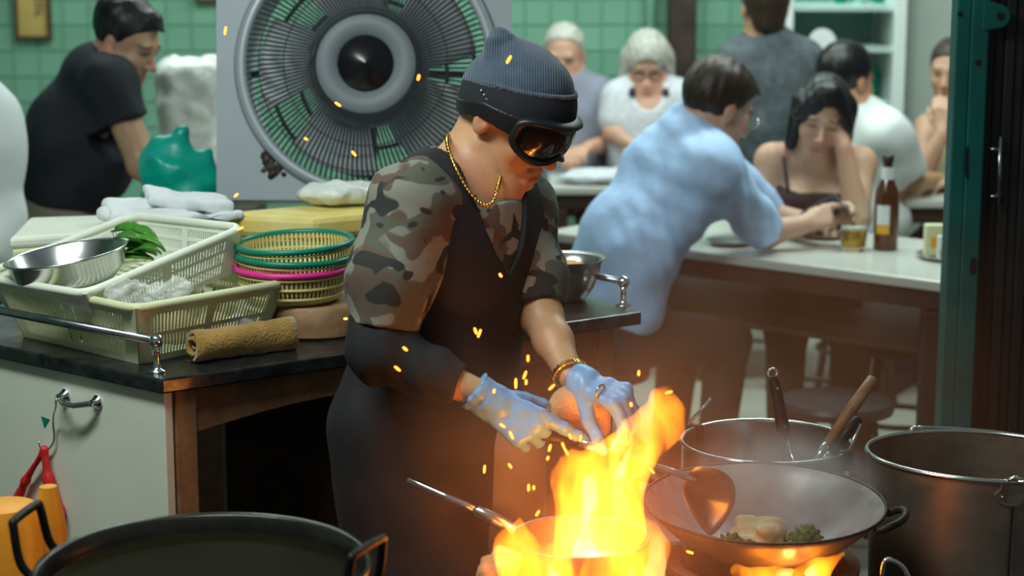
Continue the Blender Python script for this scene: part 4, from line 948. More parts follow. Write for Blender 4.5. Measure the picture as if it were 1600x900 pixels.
def hand(S, wrist, dv, back, right, curl=(30, 35, 20), sc=1., spread=1., k=.005, thumb=(.6, .35), fingers=None, th_curl=20):
    Y = Vector(dv).normalized(); Z = Vector(back); Z = (Z-Y*Y.dot(Z)).normalized(); X = Y.cross(Z)*(-1 if right else 1)   # X = thumb side
    W = lambda x, y, z: Vector(wrist)+(X*x+Y*y+Z*z)*sc
    S.cap(W(0, -.01, 0), W(0, .02, 0), .021*sc, .021*sc, .012)
    for i, (x, ky, L) in enumerate(((.026, .088, (.041, .025, .021)), (.009, .092, (.045, .028, .022)), (-.009, .088, (.042, .026, .021)), (-.026, .080, (.033, .020, .018)))):
        kp = W(x, ky, 0); S.cap(W(x*.45, .015, 0), kp, .014*sc, .0115*sc, .010)
        cu = fingers[i] if fingers else curl; ang = 0; p_ = kp; r = (.0098, .0092, .0085, .0074)[0 if i == 1 else min(i, 3)]
        for j in range(3):
            ang += math.radians(cu[j]); d = Y*math.cos(ang)-Z*math.sin(ang)+X*(x*3.2*spread)*max(0, math.cos(ang)); d.normalize(); q_ = p_+d*L[j]*sc
            S.cap(p_, q_, (r+.0006*(2-j))*sc, (r-.0006*j)*sc, k); p_ = q_
    t0 = W(.016, .022, -.006); t1 = t0+(X*thumb[0]+Y*(1-thumb[0]*.4)*.9-Z*thumb[1])*.042*sc; dd = (t1-t0).normalized(); t2d = (dd*.9+Y*.5-Z*th_curl*.012).normalized()
    S.cap(t0, t1, .0145*sc, .0115*sc, .012); t2 = t1+t2d*.03*sc; S.cap(t1, t2, .0108*sc, .0098*sc, k); t3 = t2+(t2d*.9-Z*.3-X*.15).normalized()*.024*sc; S.cap(t2, t3, .0098*sc, .0082*sc, k)
def person(loc, label): return thing('person', (loc[0], loc[1], 0), label, 'person')
def ellr(S, c, r, axX, axY, k=.04):      # ellipsoid with own axes
    S.ell(c, r, frame((0, 0, 0), axX, axY), k)
BR, BK = (.03, .018, .01), (.008, .006, .006)

# ------------------------------------------------------------------ the cook
def cook():
    C = lambda x, y, o=0.: P(x, y, 3.33+o)
    root = person(C(690, 600), 'cook in beanie, black goggles, camouflage shirt, dark apron and blue gloves tending the wok')
    Ft = Vector((.72, -.69, 0)); Rt = Vector((-.69, -.72, 0))
    H = Head(C(800, 180), (.76, -.42, -.50), 0, .97); HH = Head(C(812, 168), (.87, -.48, -.05), 0, .97)
    rs, re, rw = C(622, 315, -.12), C(592, 548, -.20), C(742, 612, -.22)
    ls, le, lw = C(822, 318, .11), C(846, 495, -.02), C(893, 590, -.15)
    chest, ab, pel, nb = C(722, 385, 0), C(692, 520, 0), C(668, 640, .0), C(728, 275, .02)
    legroot = lambda sg: pel+Rt*(.062*sg)+(Ft*.115 if sg < 0 else Ft*.0)
    def T(S):
        ellr(S, chest, (.150, .098, .165), Rt, Ft, .05); ellr(S, ab, (.138, .104, .15), Rt, Ft, .06); ellr(S, pel, (.152, .122, .13), Rt, Ft, .06)
        S.cap(rs+V(.02, .02, .0), nb-V(0, 0, .02), .048, .058, .05); S.cap(ls-V(.02, .02, 0), nb-V(0, 0, .02), .046, .058, .05)
    S = SDF(.004); H.build(S); T(S)
    S.cap(H.w(0, -.035, -.05), nb, .050, .056, .03); S.cap(H.w(0, .0, -.08), C(752, 305, .0), .040, .045, .03)
    S.cap(H.w(.025, .0, -.06), C(757, 305, -.01), .012, .010, .012)      # neck tendon
    S.cap(rs, re, .048, .037, .03); S.cap(re, rw, .038, .024, .02); S.cap(ls, le, .046, .036, .03); S.cap(le, le*.6+lw*.4, .034, .032, .02); S.cap(le*.6+lw*.4, lw, .032, .0225, .02)
    S.cap(le*.9+lw*.1+V(-.012, -.03, 0), lw+V(-.006, -.02, .004), .005, .004, .01); S.cap(le*.8+lw*.2+V(.01, -.03, 0), lw+V(.008, -.02, .006), .004, .003, .01)
    for sg, o in ((1, .0), (-1, .0)):
        hip = legroot(sg); kn = Vector((hip.x, hip.y, .46))+Ft*.02; an = Vector((hip.x, hip.y, .07)); S.cap(hip-V(0, 0, .05), kn, .072, .052, .03); S.cap(kn, an, .052, .036, .03); S.cap(an-V(0, 0, .03), an+Ft*.13-V(0, 0, .035), .034, .03, .02)
    H.cap(S, (-.021, .0885, -.064), (.021, .0885, -.064), .0078, k=.005); H.cap(S, (-.018, .0885, -.080), (.018, .0885, -.080), .0085, k=.005); H.cap(S, (-.030, .098, -.072), (.030, .098, -.072), .0028, k=.003, op=-1); H.ell(S, (0, .079, -.108), (.016, .012, .012), .012)
    # face creases
    H.cap(S, (.03, .075, -.045), (.042, .058, -.085), .0015, .0015, .006, -1); H.cap(S, (-.03, .075, -.045), (-.042, .058, -.085), .0015, .0015, .006, -1)
    S.mesh('body', 'skin', root, col=H.paint((.56, .31, .165), BR, lips=(.30, .08, .05)))
    # camouflage shirt
    S = SDF(.004); T0 = SDF(); T(T0); S.inflated(T0.p[:2]+T0.p[3:], .010)
    S.cap(rs+V(.016, .0, -.012), C(608, 440, -.17), .070, .064, .05); S.cap(C(608, 440, -.17), C(597, 508, -.19), .064, .058, .04)
    S.cap(ls+V(-.012, 0, -.005), C(838, 430, .03), .060, .048, .05); S.cap(C(838, 430, .03), C(845, 482, -.01), .048, .044, .04)
    hemR = (A3(C(595, 516, -.19)), A3((re-rs).normalized())); hemL = (A3(C(846, 480, -.01)), A3((le-ls).normalized()))
    nk = A3(C(745, 268, -.01)); zc = ab.z-.06
    def cut(P_):
        arm = lambda hm, a: np.where(np.linalg.norm(P_-hm[0], axis=1) < a, (P_-hm[0]) @ hm[1], -1)
        d = np.maximum(arm(hemR, .11), arm(hemL, .085)); L = (P_-nk); up = A3((.28, -.2, .94))
        neck = .088-np.sqrt(((L-np.outer(L @ up, up))**2).sum(1)); neck = np.where(P_[:, 2] > nk[2]-.045, neck, -1)
        return np.maximum(np.maximum(d, neck), np.where(np.linalg.norm(P_-hemR[0], axis=1) < .11, -1, zc-P_[:, 2]))
    S.cuts.append(cut)
    fr = folds(.0060, 62, [(1, .2, .5), (.8, .1, -.6), (.3, .8, .6)], 11)
    S.mesh('shirt', 'camo', root, disp=fr)
    # long black undersleeve on the near arm
    S = SDF(.004); S.cap(rs*.3+re*.7, re, .056, .051, .03); S.cap(re, re*.45+rw*.55, .051, .043, .03); S.cap(re*.45+rw*.55, rw-(rw-re).normalized()*.03, .043, .036, .02)
    wd = A3((rw-re).normalized()); wc = A3(rw-(rw-re).normalized()*.030); S.cuts.append(lambda P_: (P_-wc) @ wd)
    S.mesh('undersleeve', 'sleeve_black', root, disp=folds(.0035, 105, [rw-re, rw-re+V(0, 0, .1)], 13))
    # sleeveless black apron dress with V front
    S = SDF(.004); S.inflated(T0.p[:3], .020); S.inflated(T0.p[3:], .016)
    lo = C(672, 735, .0); ellr(S, C(668, 660, 0), (.170, .142, .12), Rt, Ft, .06); ellr(S, C(672, 740, 0), (.162, .138, .12), Rt, Ft, .06); S.cap(C(668, 700, 0), Vector((lo.x, lo.y, .42)), .155, .168, .06)
    c0, rt, ft = A3(chest), A3(Rt), A3(Ft)
    def cut2(P_):
        L = P_-c0; s_, f_, u = L @ rt, L @ ft, L[:, 2]
        arm = np.abs(s_)-np.interp(u, (-.25, -.13, -.08, .0, .10, .16), (.4, .20, .155, .128, .118, .118))
        v = np.interp(u, (-.062, .0, .06, .12, .17), (-.02, .028, .052, .066, .066))-np.abs(s_-.0); v = np.where(f_ > -.02, np.minimum(v, .05), -1)
        ng = A3(C(728, 262, .02)); bk = .074-np.linalg.norm((P_-ng)[:, :2], axis=1); bk = np.where(u > .10, bk, -1)
        return np.maximum(np.maximum(arm, v), np.maximum(bk, .40-P_[:, 2]))
    S.cuts.append(cut2)
    ap = S.mesh('apron', 'apron_black', root, disp=folds(.0035, 48, [(1, .3, .15), (.8, -.4, .4)], 17))
    st = [C(x_, y_, o_) for x_, y_, o_ in ((636, 712, -.165), (680, 722, -.165), (720, 722, -.155), (756, 716, -.135))]
    # trousers below the apron
    S = SDF(.006)
    for sg in (1, -1):
        hip = legroot(sg); kn = Vector((hip.x, hip.y, .46))+Ft*.02; an = Vector((hip.x, hip.y, .1)); S.cap(hip-V(0, 0, .05), kn, .085, .075, .03); S.cap(kn, an, .075, .065, .03)
    S.mesh('trousers', 'trousers_grey', root, disp=folds(.004, 50, [(1, .2, .3), (.3, .2, 1)], 19))
    for sg in (1, -1):
        hip = legroot(sg); an = Vector((hip.x, hip.y, .06)); S = SDF(.006); S.cap(an, an+Ft*.14-V(0, 0, .02), .046, .04, .03); S.cap(an+V(0, 0, .1), an, .048, .046, .03); S.cuts.append(lambda P_: .002-P_[:, 2]); S.mesh('boot', 'boot', root)
    # beanie: crown, knot and turned-up cuff
    S = SDF(.003); HH.ell(S, (0, -.006, .030), (.088, .106, .080)); pk = C(784, 63, 0); S.cap(HH.w(0, -.022, .080), pk, .052, .018, .035); S.cap(pk, C(779, 56, 0), .016, .014, .015); S.cap(C(771, 84, -.025), C(767, 68, -.025), .016, .012, .015); S.cap(C(800, 70, -.06), C(806, 100, -.075), .004, .004, .012, -1)
    def hl(P_, o): L = HH.loc(P_); return (np.interp(L[:, 1], (-.12, -.05, 0, .05, .1), (-.012, -.014, -.020, -.030, -.038))+o-L[:, 2])*HH.s
    S.cuts.append(lambda P_: hl(P_, .058)); hat = S.mesh('beanie', 'beanie', root, disp=folds(.0028, 55, [(1, .2, .2), (.3, .8, .4)], 23))
    S = SDF(.003); HH.ell(S, (0, -.004, .004), (.093, .1115, .110)); S.cuts.append(lambda P_: np.maximum(hl(P_, .0), -hl(P_, .068)))
    cf = S.mesh('beanie_cuff', 'beanie_dark', root, disp=folds(.0012, 60, [(1, .2, .2)], 24))
    S = SDF(.0028); HH.ell(S, (0, -.004, .004), (.0945, .113, .112)); S.cuts.append(lambda P_: np.maximum(hl(P_, .062), -hl(P_, .070))); sub(S.mesh('cuff_edge', 'beanie'), cf)
    for i in range(4): sub(MB().ball(HH.w(.0885, -.03+.006*i, .034-.007*i), .0022, 8).build('eyelet', 'fan_ring', smooth=True), cf)
    # goggles
    def gp(t, grow, out, th0=math.radians(66), hz=.030):       # point on the curved goggle front
        c_, s_ = math.cos(t), math.sin(t); th = th0*math.copysign(abs(c_)**.6, c_)*(1+grow*.16); z = .010+hz*math.copysign(abs(s_)**.62, s_)*(1+grow*.34)
        if s_ < 0: z += .012*math.exp(-(th/.22)**2)-.006*math.exp(-((abs(th)-.7)/.35)**2)
        return H.w((.083+out)*math.sin(th), .028+(.083+out)*math.cos(th), z)
    n = 64; prof = [(1.1, -.016), (1.15, -.006), (1.0, .008), (.55, .013), (.15, .010), (0, .004), (-.05, -.004)]; m = MB(); vs = []
    for gr, ou in prof: vs += [gp(2*math.pi*k/n, gr, ou) for k in range(n)]
    m.add(vs, [(i*n+k, (i+1)*n+k, (i+1)*n+(k+1) % n, i*n+(k+1) % n) for i in range(len(prof)-1) for k in range(n)])
    go = m.build('goggles', 'goggle_black', root, smooth=True)
    m = MB(); vs = [gp(2*math.pi*k/n, 0, .004) for k in range(n)]; R_ = 8
    full = []
    for r in range(R_+1):
        f = 1-r/R_
        for k in range(n):
            t = 2*math.pi*k/n; q = H.loc(A3(vs[k])[None])[0]; th = math.atan2(q[0], q[1]-.028)*f; z = .010+(q[2]-.010)*f; full.append(H.w((.087+.006*(1-f*f))*math.sin(th), .028+(.087+.006*(1-f*f))*math.cos(th), z))
    m.add(full, [(i*n+k, (i+1)*n+k, (i+1)*n+(k+1) % n, i*n+(k+1) % n) for i in range(R_) for k in range(n)]); sub(m.build('lens', 'lens_dark', smooth=True), go)
    S = SDF(.0028); HH.ell(S, (0, -.004, .0), (.0965, .1150, .17)); S.cuts.append(lambda P_: (np.abs(HH.loc(P_)[:, 2]-np.interp(HH.loc(P_)[:, 1], (-.1, -.02, .035, .09), (.0, .0, -.022, -.042)))-np.interp(HH.loc(P_)[:, 1], (-.05, .06), (.013, .021)))*HH.s); S.cuts.append(lambda P_: (HH.loc(P_)[:, 1]-.072)*HH.s)
    S.cuts.append(lambda P_: -SDF.dist(('e', A3(HH.w(0, -.004, 0)), A3((.0905, .1090, .165))*HH.s, HH.N, 0, 0, 1), P_.astype(np.float32)))
    sub(S.mesh('strap', 'goggle_black'), go)
    # short hair at the nape
    S = SDF(.004); H.ell(S, (0, -.062, -.022), (.050, .040, .034)); S.mesh('nape_hair', 'hair_black', root, disp=folds(.003, 200, [(1, 0, 1), (0, 1, 1)], 3))
    # necklace
    pts = spline([C(745, 214, .085), C(708, 208, .055), C(699, 222, -.055), C(710, 258, -.105), C(732, 298, -.125), C(752, 318, -.125), C(768, 318, -.115), C(777, 296, -.10), C(782, 270, -.04), C(775, 240, .04)], 14)
    nk_ = thing; m = MB(); acc = 0; prev = pts[0]
    for i in range(1, len(pts)):
        acc += (pts[i]-prev).length; prev = pts[i]
        if acc > .0055: acc = 0; M3 = zframe((0, 0, 0), pts[i]-pts[i-1]).to_3x3(); m.ball(pts[i], .0044, 8, M3.to_4x4(), (1, 1, .5))
    m.tube(pts, .002, 6); m.build('necklace', 'gold', root, smooth=True)
    # gloves
    S = SDF(.0022); dv = C(812, 658, -.235)-C(755, 620, -.22); fing = [(16, 12, 6), (58, 78, 40), (64, 80, 45), (66, 80, 45)]
    hand(S, C(756, 621, -.22), dv, (-.15, -.88, .38), True, sc=1.08, fingers=fing, thumb=(.45, .5), k=.004)
    w0, w1 = C(770, 630, -.22), C(738, 607, -.22); S.cap(w0, w0*.4+w1*.6, .030, .0285, .012); S.cap(w0*.4+w1*.6, w1, .0285, .036, .012)
    wd2 = A3((w0-w1).normalized()); wc2 = A3(w1+(w0-w1)*.08); S.cuts.append(lambda P_: -((P_-wc2) @ wd2))
    def gl(P_): a = folds(.0016, 230, [dv, dv+V(0, 0, .05), (0, 1, 1)], 41)(P_); b = crease(.005, 260, 6)(P_); m = np.clip(1-((P_-wc2) @ wd2)/.045, 0, 1); return a*(1-m)+b*m
    S.mesh('glove', 'glove_blue', root, disp=gl)
    S = SDF(.0024); dl = C(950, 612, -.19)-lw
    hand(S, C(900, 594, -.16), dl, (.15, -.35, .9), False, sc=1.05, fingers=[(52, 45, 25), (58, 50, 30), (60, 52, 30), (62, 52, 30)], thumb=(.5, .8), k=.004)
    S.cap(C(906, 596, -.16), C(897, 592, -.155), .030, .029, .012); wd3 = A3(dl.normalized()); wc3 = A3(C(898, 592, -.155)); S.cuts.append(lambda P_: -((P_-wc3) @ wd3))
    S.mesh('glove', 'glove_blue', root, disp=folds(.0016, 230, [dl, dl+V(0, 0, .05)], 42))
    # gold bracelet and ring
    fd = (lw-le).normalized(); M = zframe(lw-fd*.008, fd)
    m = MB()
    for i in range(22): a = 2*math.pi*i/22; m.box((0, 0, 0), (.0045, .008, .010), M @ Matrix.Rotation(a, 4, 'Z') @ Matrix.Translation((.0305, 0, 0)))
    m.build('bracelet', 'gold', root, bevel=.001)
    rp = C(938, 612, -.215); MB(zframe(rp, dl)).tube([(.0125*math.cos(i*math.pi/12), .0125*math.sin(i*math.pi/12), 0) for i in range(24)], .0022, 6, closed=True).build('ring', 'gold', root, smooth=True)
    # folded cloth in the far hand
    S = SDF(.0035); S.ell(C(896, 632, -.17), (.034, .026, .034), k=.02); S.cap(C(878, 640, -.17), C(884, 664, -.17), .024, .018, .02); S.cap(C(915, 628, -.175), C(926, 660, -.18), .030, .022, .008); S.cap(C(936, 640, -.185), C(936, 668, -.185), .020, .019, .004); S.cap(C(905, 625, -.21), C(898, 680, -.21), .006, .008, .010, -1); S.cap(C(908, 676, -.2), C(910, 700, -.2), .010, .012, .01, -1)
    tag(S.mesh('cleaning_cloth', 'cloth_orange', disp=folds(.003, 110, [(1, .2, .4), (.3, .2, -1)], 44)), 'bunched orange terry cloth gripped under the cook\'s gloved hand', 'cloth')
cook()

# ================================================================== DINING ROOM
TZ = .74
def table(name, corners, label, mt_top='cream_top', leg=.05, shelf=False, th=.03):
    c = sum(corners, Vector())/4; t = thing(name, (c.x, c.y, 0), label, 'table')
    MB().prism([Vector((p.x, p.y, TZ-th)) for p in corners], (0, 0, th)).build('table_top', mt_top, t, bevel=.006)
    MB().prism([Vector((p.x, p.y, TZ-th-.055))+(Vector((c.x, c.y, 0))-Vector((p.x, p.y, 0)))*.06 for p in corners], (0, 0, .054)).build('table_frame', 'wood_dark', t, bevel=.004)
    for p in corners:
        d = (Vector((c.x, c.y, 0))-Vector((p.x, p.y, 0))); q = Vector((p.x, p.y, 0))+d.normalized()*.055
        MB().box((q.x, q.y, (TZ-th-.056)/2), (leg, leg, TZ-th-.057)).build('leg', 'wood_dark', t, bevel=.004)
    if shelf:
        pts = [Vector((p.x, p.y, .52))+(Vector((c.x, c.y, 0))-Vector((p.x, p.y, 0)))*.14 for p in corners]; MB().prism(pts, (0, 0, .016)).build('under_shelf', 'wood_dark', t, bevel=.003)
    return t
def pz(px, py): return G(px, py, TZ)
ta, tb_ = pz(1477, 441), pz(850, 361); ed = (tb_-ta).normalized(); pn = Vector((-ed.y, ed.x, 0)); pn = pn if pn.y > 0 else -pn
table('dining_table', [ta+pn*.62, tb_+pn*.62, tb_, ta][::-1], 'long cream-topped dining table with dark wooden legs beside the blue-shirted man', shelf=True)
f0 = pz(850, 232); table('dining_table', [V(f0.x, 7.0, TZ), V(f0.x+.62, 7.0, TZ), V(f0.x+.62, 7.5, TZ), V(f0.x, 7.5, TZ)], 'dark table under a pale cloth before the grey-haired couple')
g0 = P(1420, 300, 6.7); table('dining_table', [V(g0.x-.12, 6.65, TZ), V(g0.x+.75, 6.65, TZ), V(g0.x+.75, 7.15, TZ), V(g0.x-.12, 7.15, TZ)], 'small cream table between the white-shirted man and bare-armed woman')
tc_ = crumple('tablecloth', 'polo_white', 'rumpled off-white cloth heaped on the table before grey-haired couple', 'cloth', [(V(f0.x+.18, 7.12, TZ+.025), (.16, .10, .028)), (V(f0.x+.36, 7.14, TZ+.025), (.14, .10, .026))], .008, .008, 40, 21)
# stools
def stool(x, y, label, mt='stool_black', h=.43, top=True):
    t = thing('stool', (x, y, 0), label, 'stool'); M = Matrix.Translation((x, y, 0))
    MB(M).lathe([(0, h-.02), (.14, h-.022), (.15, h-.03), (.155, h-.012), (.148, h), (0, h+.001)], 32).build('seat', mt, t, smooth=True, angle=SA)
    for k in range(4):
        a = math.pi/4+k*math.pi/2; MB(M).tube([(.11*math.cos(a), .11*math.sin(a), h-.024), (.165*math.cos(a), .165*math.sin(a), .008)], [.017, .014], 10).build('leg', mt, t, smooth=True)
    MB(M).tube([(.14*math.cos(i*math.pi/16), .14*math.sin(i*math.pi/16), .19) for i in range(32)], .009, 8, closed=True).build('brace_ring', mt, t, smooth=True)
    return t
for px, d, lab in ((1305, 5.0, 'black stool standing free by the near leg of the long table'), (1400, 5.75, 'black stool tucked under the long table beside its near end leg')):
    q = P(px, 700, d); stool(q.x, d, lab)
q = P(862, 330, 6.3); stool(q.x, 6.3, 'green plastic stool by the dark table near the cook\'s shoulder', 'stool_green')
# things on the long table
def on(px, py): q = pz(px, py); return q+V(0, 0, .0006)
def beer():
    b = on(1383, 390); t = thing('beer_bottle', b, 'brown beer bottle with white and gold label on the long table', 'bottle'); M = Matrix.Translation(b)
    MB(M).lathe([(0, 0), (.033, 0), (.036, .004), (.036, .15), (.033, .175), (.018, .21), (.0145, .23), (.0135, .262), (.0155, .264), (.0155, .272), (0, .272)], 36).build('glass_body', 'bottle_amber', t, smooth=True, angle=SA)
    lab = lambda z0, z1, r, mt, nm, a0, a1: MB(M).add([(r*math.cos(a), r*math.sin(a), z) for z in (z0, z1) for a in np.linspace(a0, a1, 14)], [(i, i+1, i+15, i+14) for i in range(13)]).build(nm, mt, t, smooth=True)
    lab(.078, .135, .0367, 'label_white', 'label', -2.6, -1.5); lab(.05, .0778, .0367, 'label_gold', 'label_band', -2.6, -1.5); lab(.205, .245, .0186, 'label_white', 'neck_label', -3.1, .0)
    MB(M).lathe([(.0165, .26), (.0168, .276), (.014, .279), (0, .279)], 20).build('cap', 'stool_black', t, smooth=True)
    g = on(1333, 391); t = thing('beer_glass', g, 'straight glass half full of beer beside the beer bottle', 'glass'); M = Matrix.Translation(g)
    MB(M).lathe([(0, 0), (.036, 0), (.037, .004), (.042, .142), (.0405, .142), (.0355, .012), (0, .010)], 36).build('tumbler', 'drink_glass', t, smooth=True, angle=SA)
    be = MB(M).lathe([(0, .0105), (.0348, .0125), (.0374, .062), (0, .062)], 32).build('beer', 'beer', t, smooth=True, angle=SA)
    sub(MB(M).lathe([(0, .0621), (.0374, .0621), (.0377, .070), (0, .0702)], 32).build('foam', 'cream_top', smooth=True, angle=SA), be)
    tr = on(1470, 404); tr.x += .03; t = thing('condiment_tray', tr, 'round steel tray of condiments next to the gate post', 'tray'); M = Matrix.Translation(tr)
    MB(M).lathe([(0, 0), (.085, 0), (.098, .012), (.1, .014), (.096, .014), (.083, .004), (0, .004)], 40).build('dish', 'steel', t, smooth=True)
    zz = V(0, 0, .0046)
    def item(nm, lab, dx, dy): return thing(nm, tr+zz+V(dx, dy, 0), lab, 'condiment')
    a = item('sauce_packet', 'cream sauce box with yellow print standing on the steel tray', -.045, .03); MB().box(tr+zz+V(-.045, .03, .045), (.055, .035, .09)).build('carton', 'plastic_cream', a, bevel=.003); MB().box(tr+zz+V(-.045, .0115, .04), (.026, .002, .03)).build('print', 'label_gold', a)
    a = item('sauce_bottle', 'small clear sauce bottle with a red cap on the steel tray', .0, -.02); Mq = Matrix.Translation(tr+zz+V(.0, -.02, 0))
    MB(Mq).lathe([(0, 0), (.019, 0), (.02, .05), (.009, .075), (.009, .088), (0, .088)], 20).build('bottle_body', 'beer', a, smooth=True, angle=SA); MB(Mq).lathe([(0, .0885), (.012, .0885), (.012, .103), (.006, .11), (0, .11)], 18).build('cap', 'cap_red', a, smooth=True, angle=SA)
    a = item('napkin_packet', 'folded white and green packet leaning by the red-capped sauce bottle', -.04, -.035); MB().box(tr+zz+V(-.038, -.035, .034), (.022, .014, .066)).build('sachet', 'label_white', a, bevel=.003); MB().box(tr+zz+V(-.035, -.0428, .018), (.016, .001, .026)).build('print', 'leaf_stem', a)
    for px, py, r, lab in ((1142, 382, .075, 'steel plate on long table by the rolled blue sleeve'), (1287, 372, .06, 'small dish on long table under the raised phone')):
        c = on(px, py); MBp = MB(Matrix.Translation(c)).lathe([(0, 0), (r*.7, 0), (r, .012), (r*1.02, .0135), (r*.68, .003), (0, .003)], 36); tag(MBp.build('plate', 'steel', smooth=True), lab, 'plate')
beer()
q = G(1340, 470, .54); crumple('paper_bag', 'food_orange', 'orange-brown bag stored on the shelf under the long table', 'bag', [(V(q.x-.03, q.y+.22, .566), (.07, .05, .028)), (V(q.x+.04, q.y+.2, .566), (.06, .05, .026))], .006, .005, 60, 25)

# ------------------------------------------------------------------ guests
def limbs(S, pts, rs, k=.025):
    for i in range(len(pts)-1): S.cap(pts[i], pts[i+1], rs[i], rs[i+1], k)
def seat_legs(S, hipc, fwd, rt, knee_z=.47, r=.075, spread=.1, ln=.40):
    fwd = Vector(fwd).normalized(); rt = Vector(rt).normalized(); out = []
    for sg in (-1, 1):
        h = Vector(hipc)+rt*.085*sg; k = Vector((hipc[0], hipc[1], knee_z))+fwd*ln+rt*spread*sg; a = Vector((k.x, k.y, .07))-fwd*.05
        S.cap(h, k, r, r*.72, .04); S.cap(k, a, r*.72, r*.5, .03); out.append((k, a, fwd))
    return out
def shoes(root, L, mt='boot'):
    for k, a, f in L: S = SDF(.008); S.cap(Vector((a.x, a.y, .05)), Vector((a.x, a.y, .04))+f*.14, .045, .036, .03); S.cuts.append(lambda P_: .007-P_[:, 2]); S.mesh('shoe', mt, root)
LGT, ASN, TAN, OLD = (.56, .33, .23), (.46, .27, .16), (.50, .28, .155), (.52, .29, .20)

def man_black():
    C = lambda x, y, o=0.: P(x, y, 5.7+o); root = person(C(120, 300), 'dark-haired man in a black T-shirt and tan trousers bent over before green tiles')
    stl = C(95, 380); H = Head(C(198, 66), (.86, -.30, -.42), 0, 1.0); S = SDF(.007); H.build(S)
    sh, nb = C(172, 128, -.13), C(158, 112, .02); T = SDF(); F = Vector((.85, -.4, 0)); R = Vector((-.4, -.9, 0))
    T.cap(C(148, 128, .03), C(128, 200, .03), .085, .12, .06); ellr(T, C(120, 215, .02), (.17, .125, .16), R, F, .06); ellr(T, C(105, 305, .02), (.165, .13, .14), R, F, .06); T.cap(sh, C(146, 116, .0), .062, .07, .05); T.cap(C(165, 120, .17), C(150, 116, .05), .06, .07, .05)
    S.p += T.p; S.cap(H.w(0, -.03, -.05), nb, .055, .062, .03)
    el, wr = C(222, 258, -.16), C(270, 300, -.2); S.cap(sh, el, .052, .042, .03); S.cap(el, wr, .042, .028, .02); hand(S, wr, (.9, -.2, -.3), (0, -.5, .8), True, k=.008)
    T.ell(C(165, 200, -.06), (.09, .07, .12), k=.05); e2, w2 = C(225, 250, .22), C(275, 290, .15); S.cap(C(170, 125, .17), e2, .05, .042, .03); S.cap(e2, w2, .042, .028, .02); hand(S, w2, (.9, -.2, -.3), (0, -.5, .8), False, k=.008)
    B = SDF(.008); hip = C(85, 345); L = seat_legs(B, hip, (.9, -.25, 0), (-.25, -.9, 0)); S.p += B.p
    S.mesh('body', 'skin', root, col=H.paint((.42, .25, .155), BK))
    S = SDF(.006).inflated(T.p, .012); S.cap(C(165, 215, -.08), C(160, 270, -.06), .085, .09, .05); S.cap(sh, sh*.5+el*.5, .074, .072, .04); S.cap(C(165, 120, .17), C(190, 180, .2), .068, .066, .04); hm = A3(sh*.52+el*.48); hd = A3((el-sh).normalized()); zc = C(90, 330).z
    S.cuts.append(lambda P_: np.where(np.linalg.norm(P_-hm, axis=1) < .12, (P_-hm) @ hd, zc-P_[:, 2])); S.mesh('t_shirt', 'tee_black', root, disp=folds(.006, 36, [(1, .2, .4), (.6, 0, -.8)], 51))
    S = SDF(.008); ellr(S, C(88, 345), (.175, .15, .12), R, F, .06); S.inflated(B.p, .012); S.mesh('trousers', 'trousers_tan', root, disp=folds(.006, 40, [(1, 0, .4)], 52)); shoes(root, L)
    H.hair('hair', 'hair_black', root, extra=(('c', (0, .055, .095), (0, .098, .062), .03, .015), ('e', (0, -.04, .07), (.08, .08, .07))), seed=1)
    stool(hip.x-.02, hip.y, 'black stool under the man in the black T-shirt')
man_black()
def man_edge():
    C = lambda x, y, o=0.: P(x, y, 5.2+o); root = person(C(-60, 300), 'person in a pale grey-white shirt, only the arm side showing beside black T-shirt man')
    H = Head(C(-95, 40), (-.5, -.5, -.1), 0, 1.); S = SDF(.01); H.build(S); T = SDF(); R = Vector((1, 0, 0)); F = Vector((0, -1, 0))
    ellr(T, C(-80, 230), (.2, .13, .2), R, F, .06); ellr(T, C(-75, 380), (.18, .14, .17), R, F, .06); T.cap(C(-30, 175), C(-95, 130), .068, .07, .05); T.cap(C(-160, 175), C(-95, 130), .068, .07, .05); S.p += T.p
    S.cap(H.w(0, -.02, -.06), C(-95, 125), .055, .06, .03); B = SDF(.01)
    hip = C(-75, 430); L = seat_legs(B, hip, (-.6, -.6, 0), (-.7, .7, 0)); S.p += B.p
    for sx in (-1, 1): e = C(-80+75*sx, 330); w = C(-80+40*sx, 400, -.15); S.cap(C(-90+58*sx, 178), e, .052, .042); S.cap(e, w, .042, .03); hand(S, w, (-.4*sx, -.6, 0), (0, 0, 1), sx < 0, k=.01)
    S.mesh('body', 'skin', root, col=H.paint(ASN, BK)); S = SDF(.008).inflated(T.p, .014)
    for sx in (-1, 1): S.cap(C(-90+58*sx, 178), C(-82+74*sx, 340), .075, .068, .05)
    S.cap(C(-2, 340), C(-40, 400, -.14), .066, .05, .05)
    S.mesh('shirt', 'shirt_white', root, disp=folds(.007, 30, [(1, .2, .4), (.6, 0, -.8)], 61)); S = SDF(.01).inflated(B.p, .012); S.ell(hip, (.18, .17, .12)); S.mesh('trousers', 'trousers_dark', root); shoes(root, L)
    H.hair('hair', 'hair_black', root, seed=2); stool(hip.x, hip.y, 'black stool under the person in pale grey-white shirt')
man_edge()
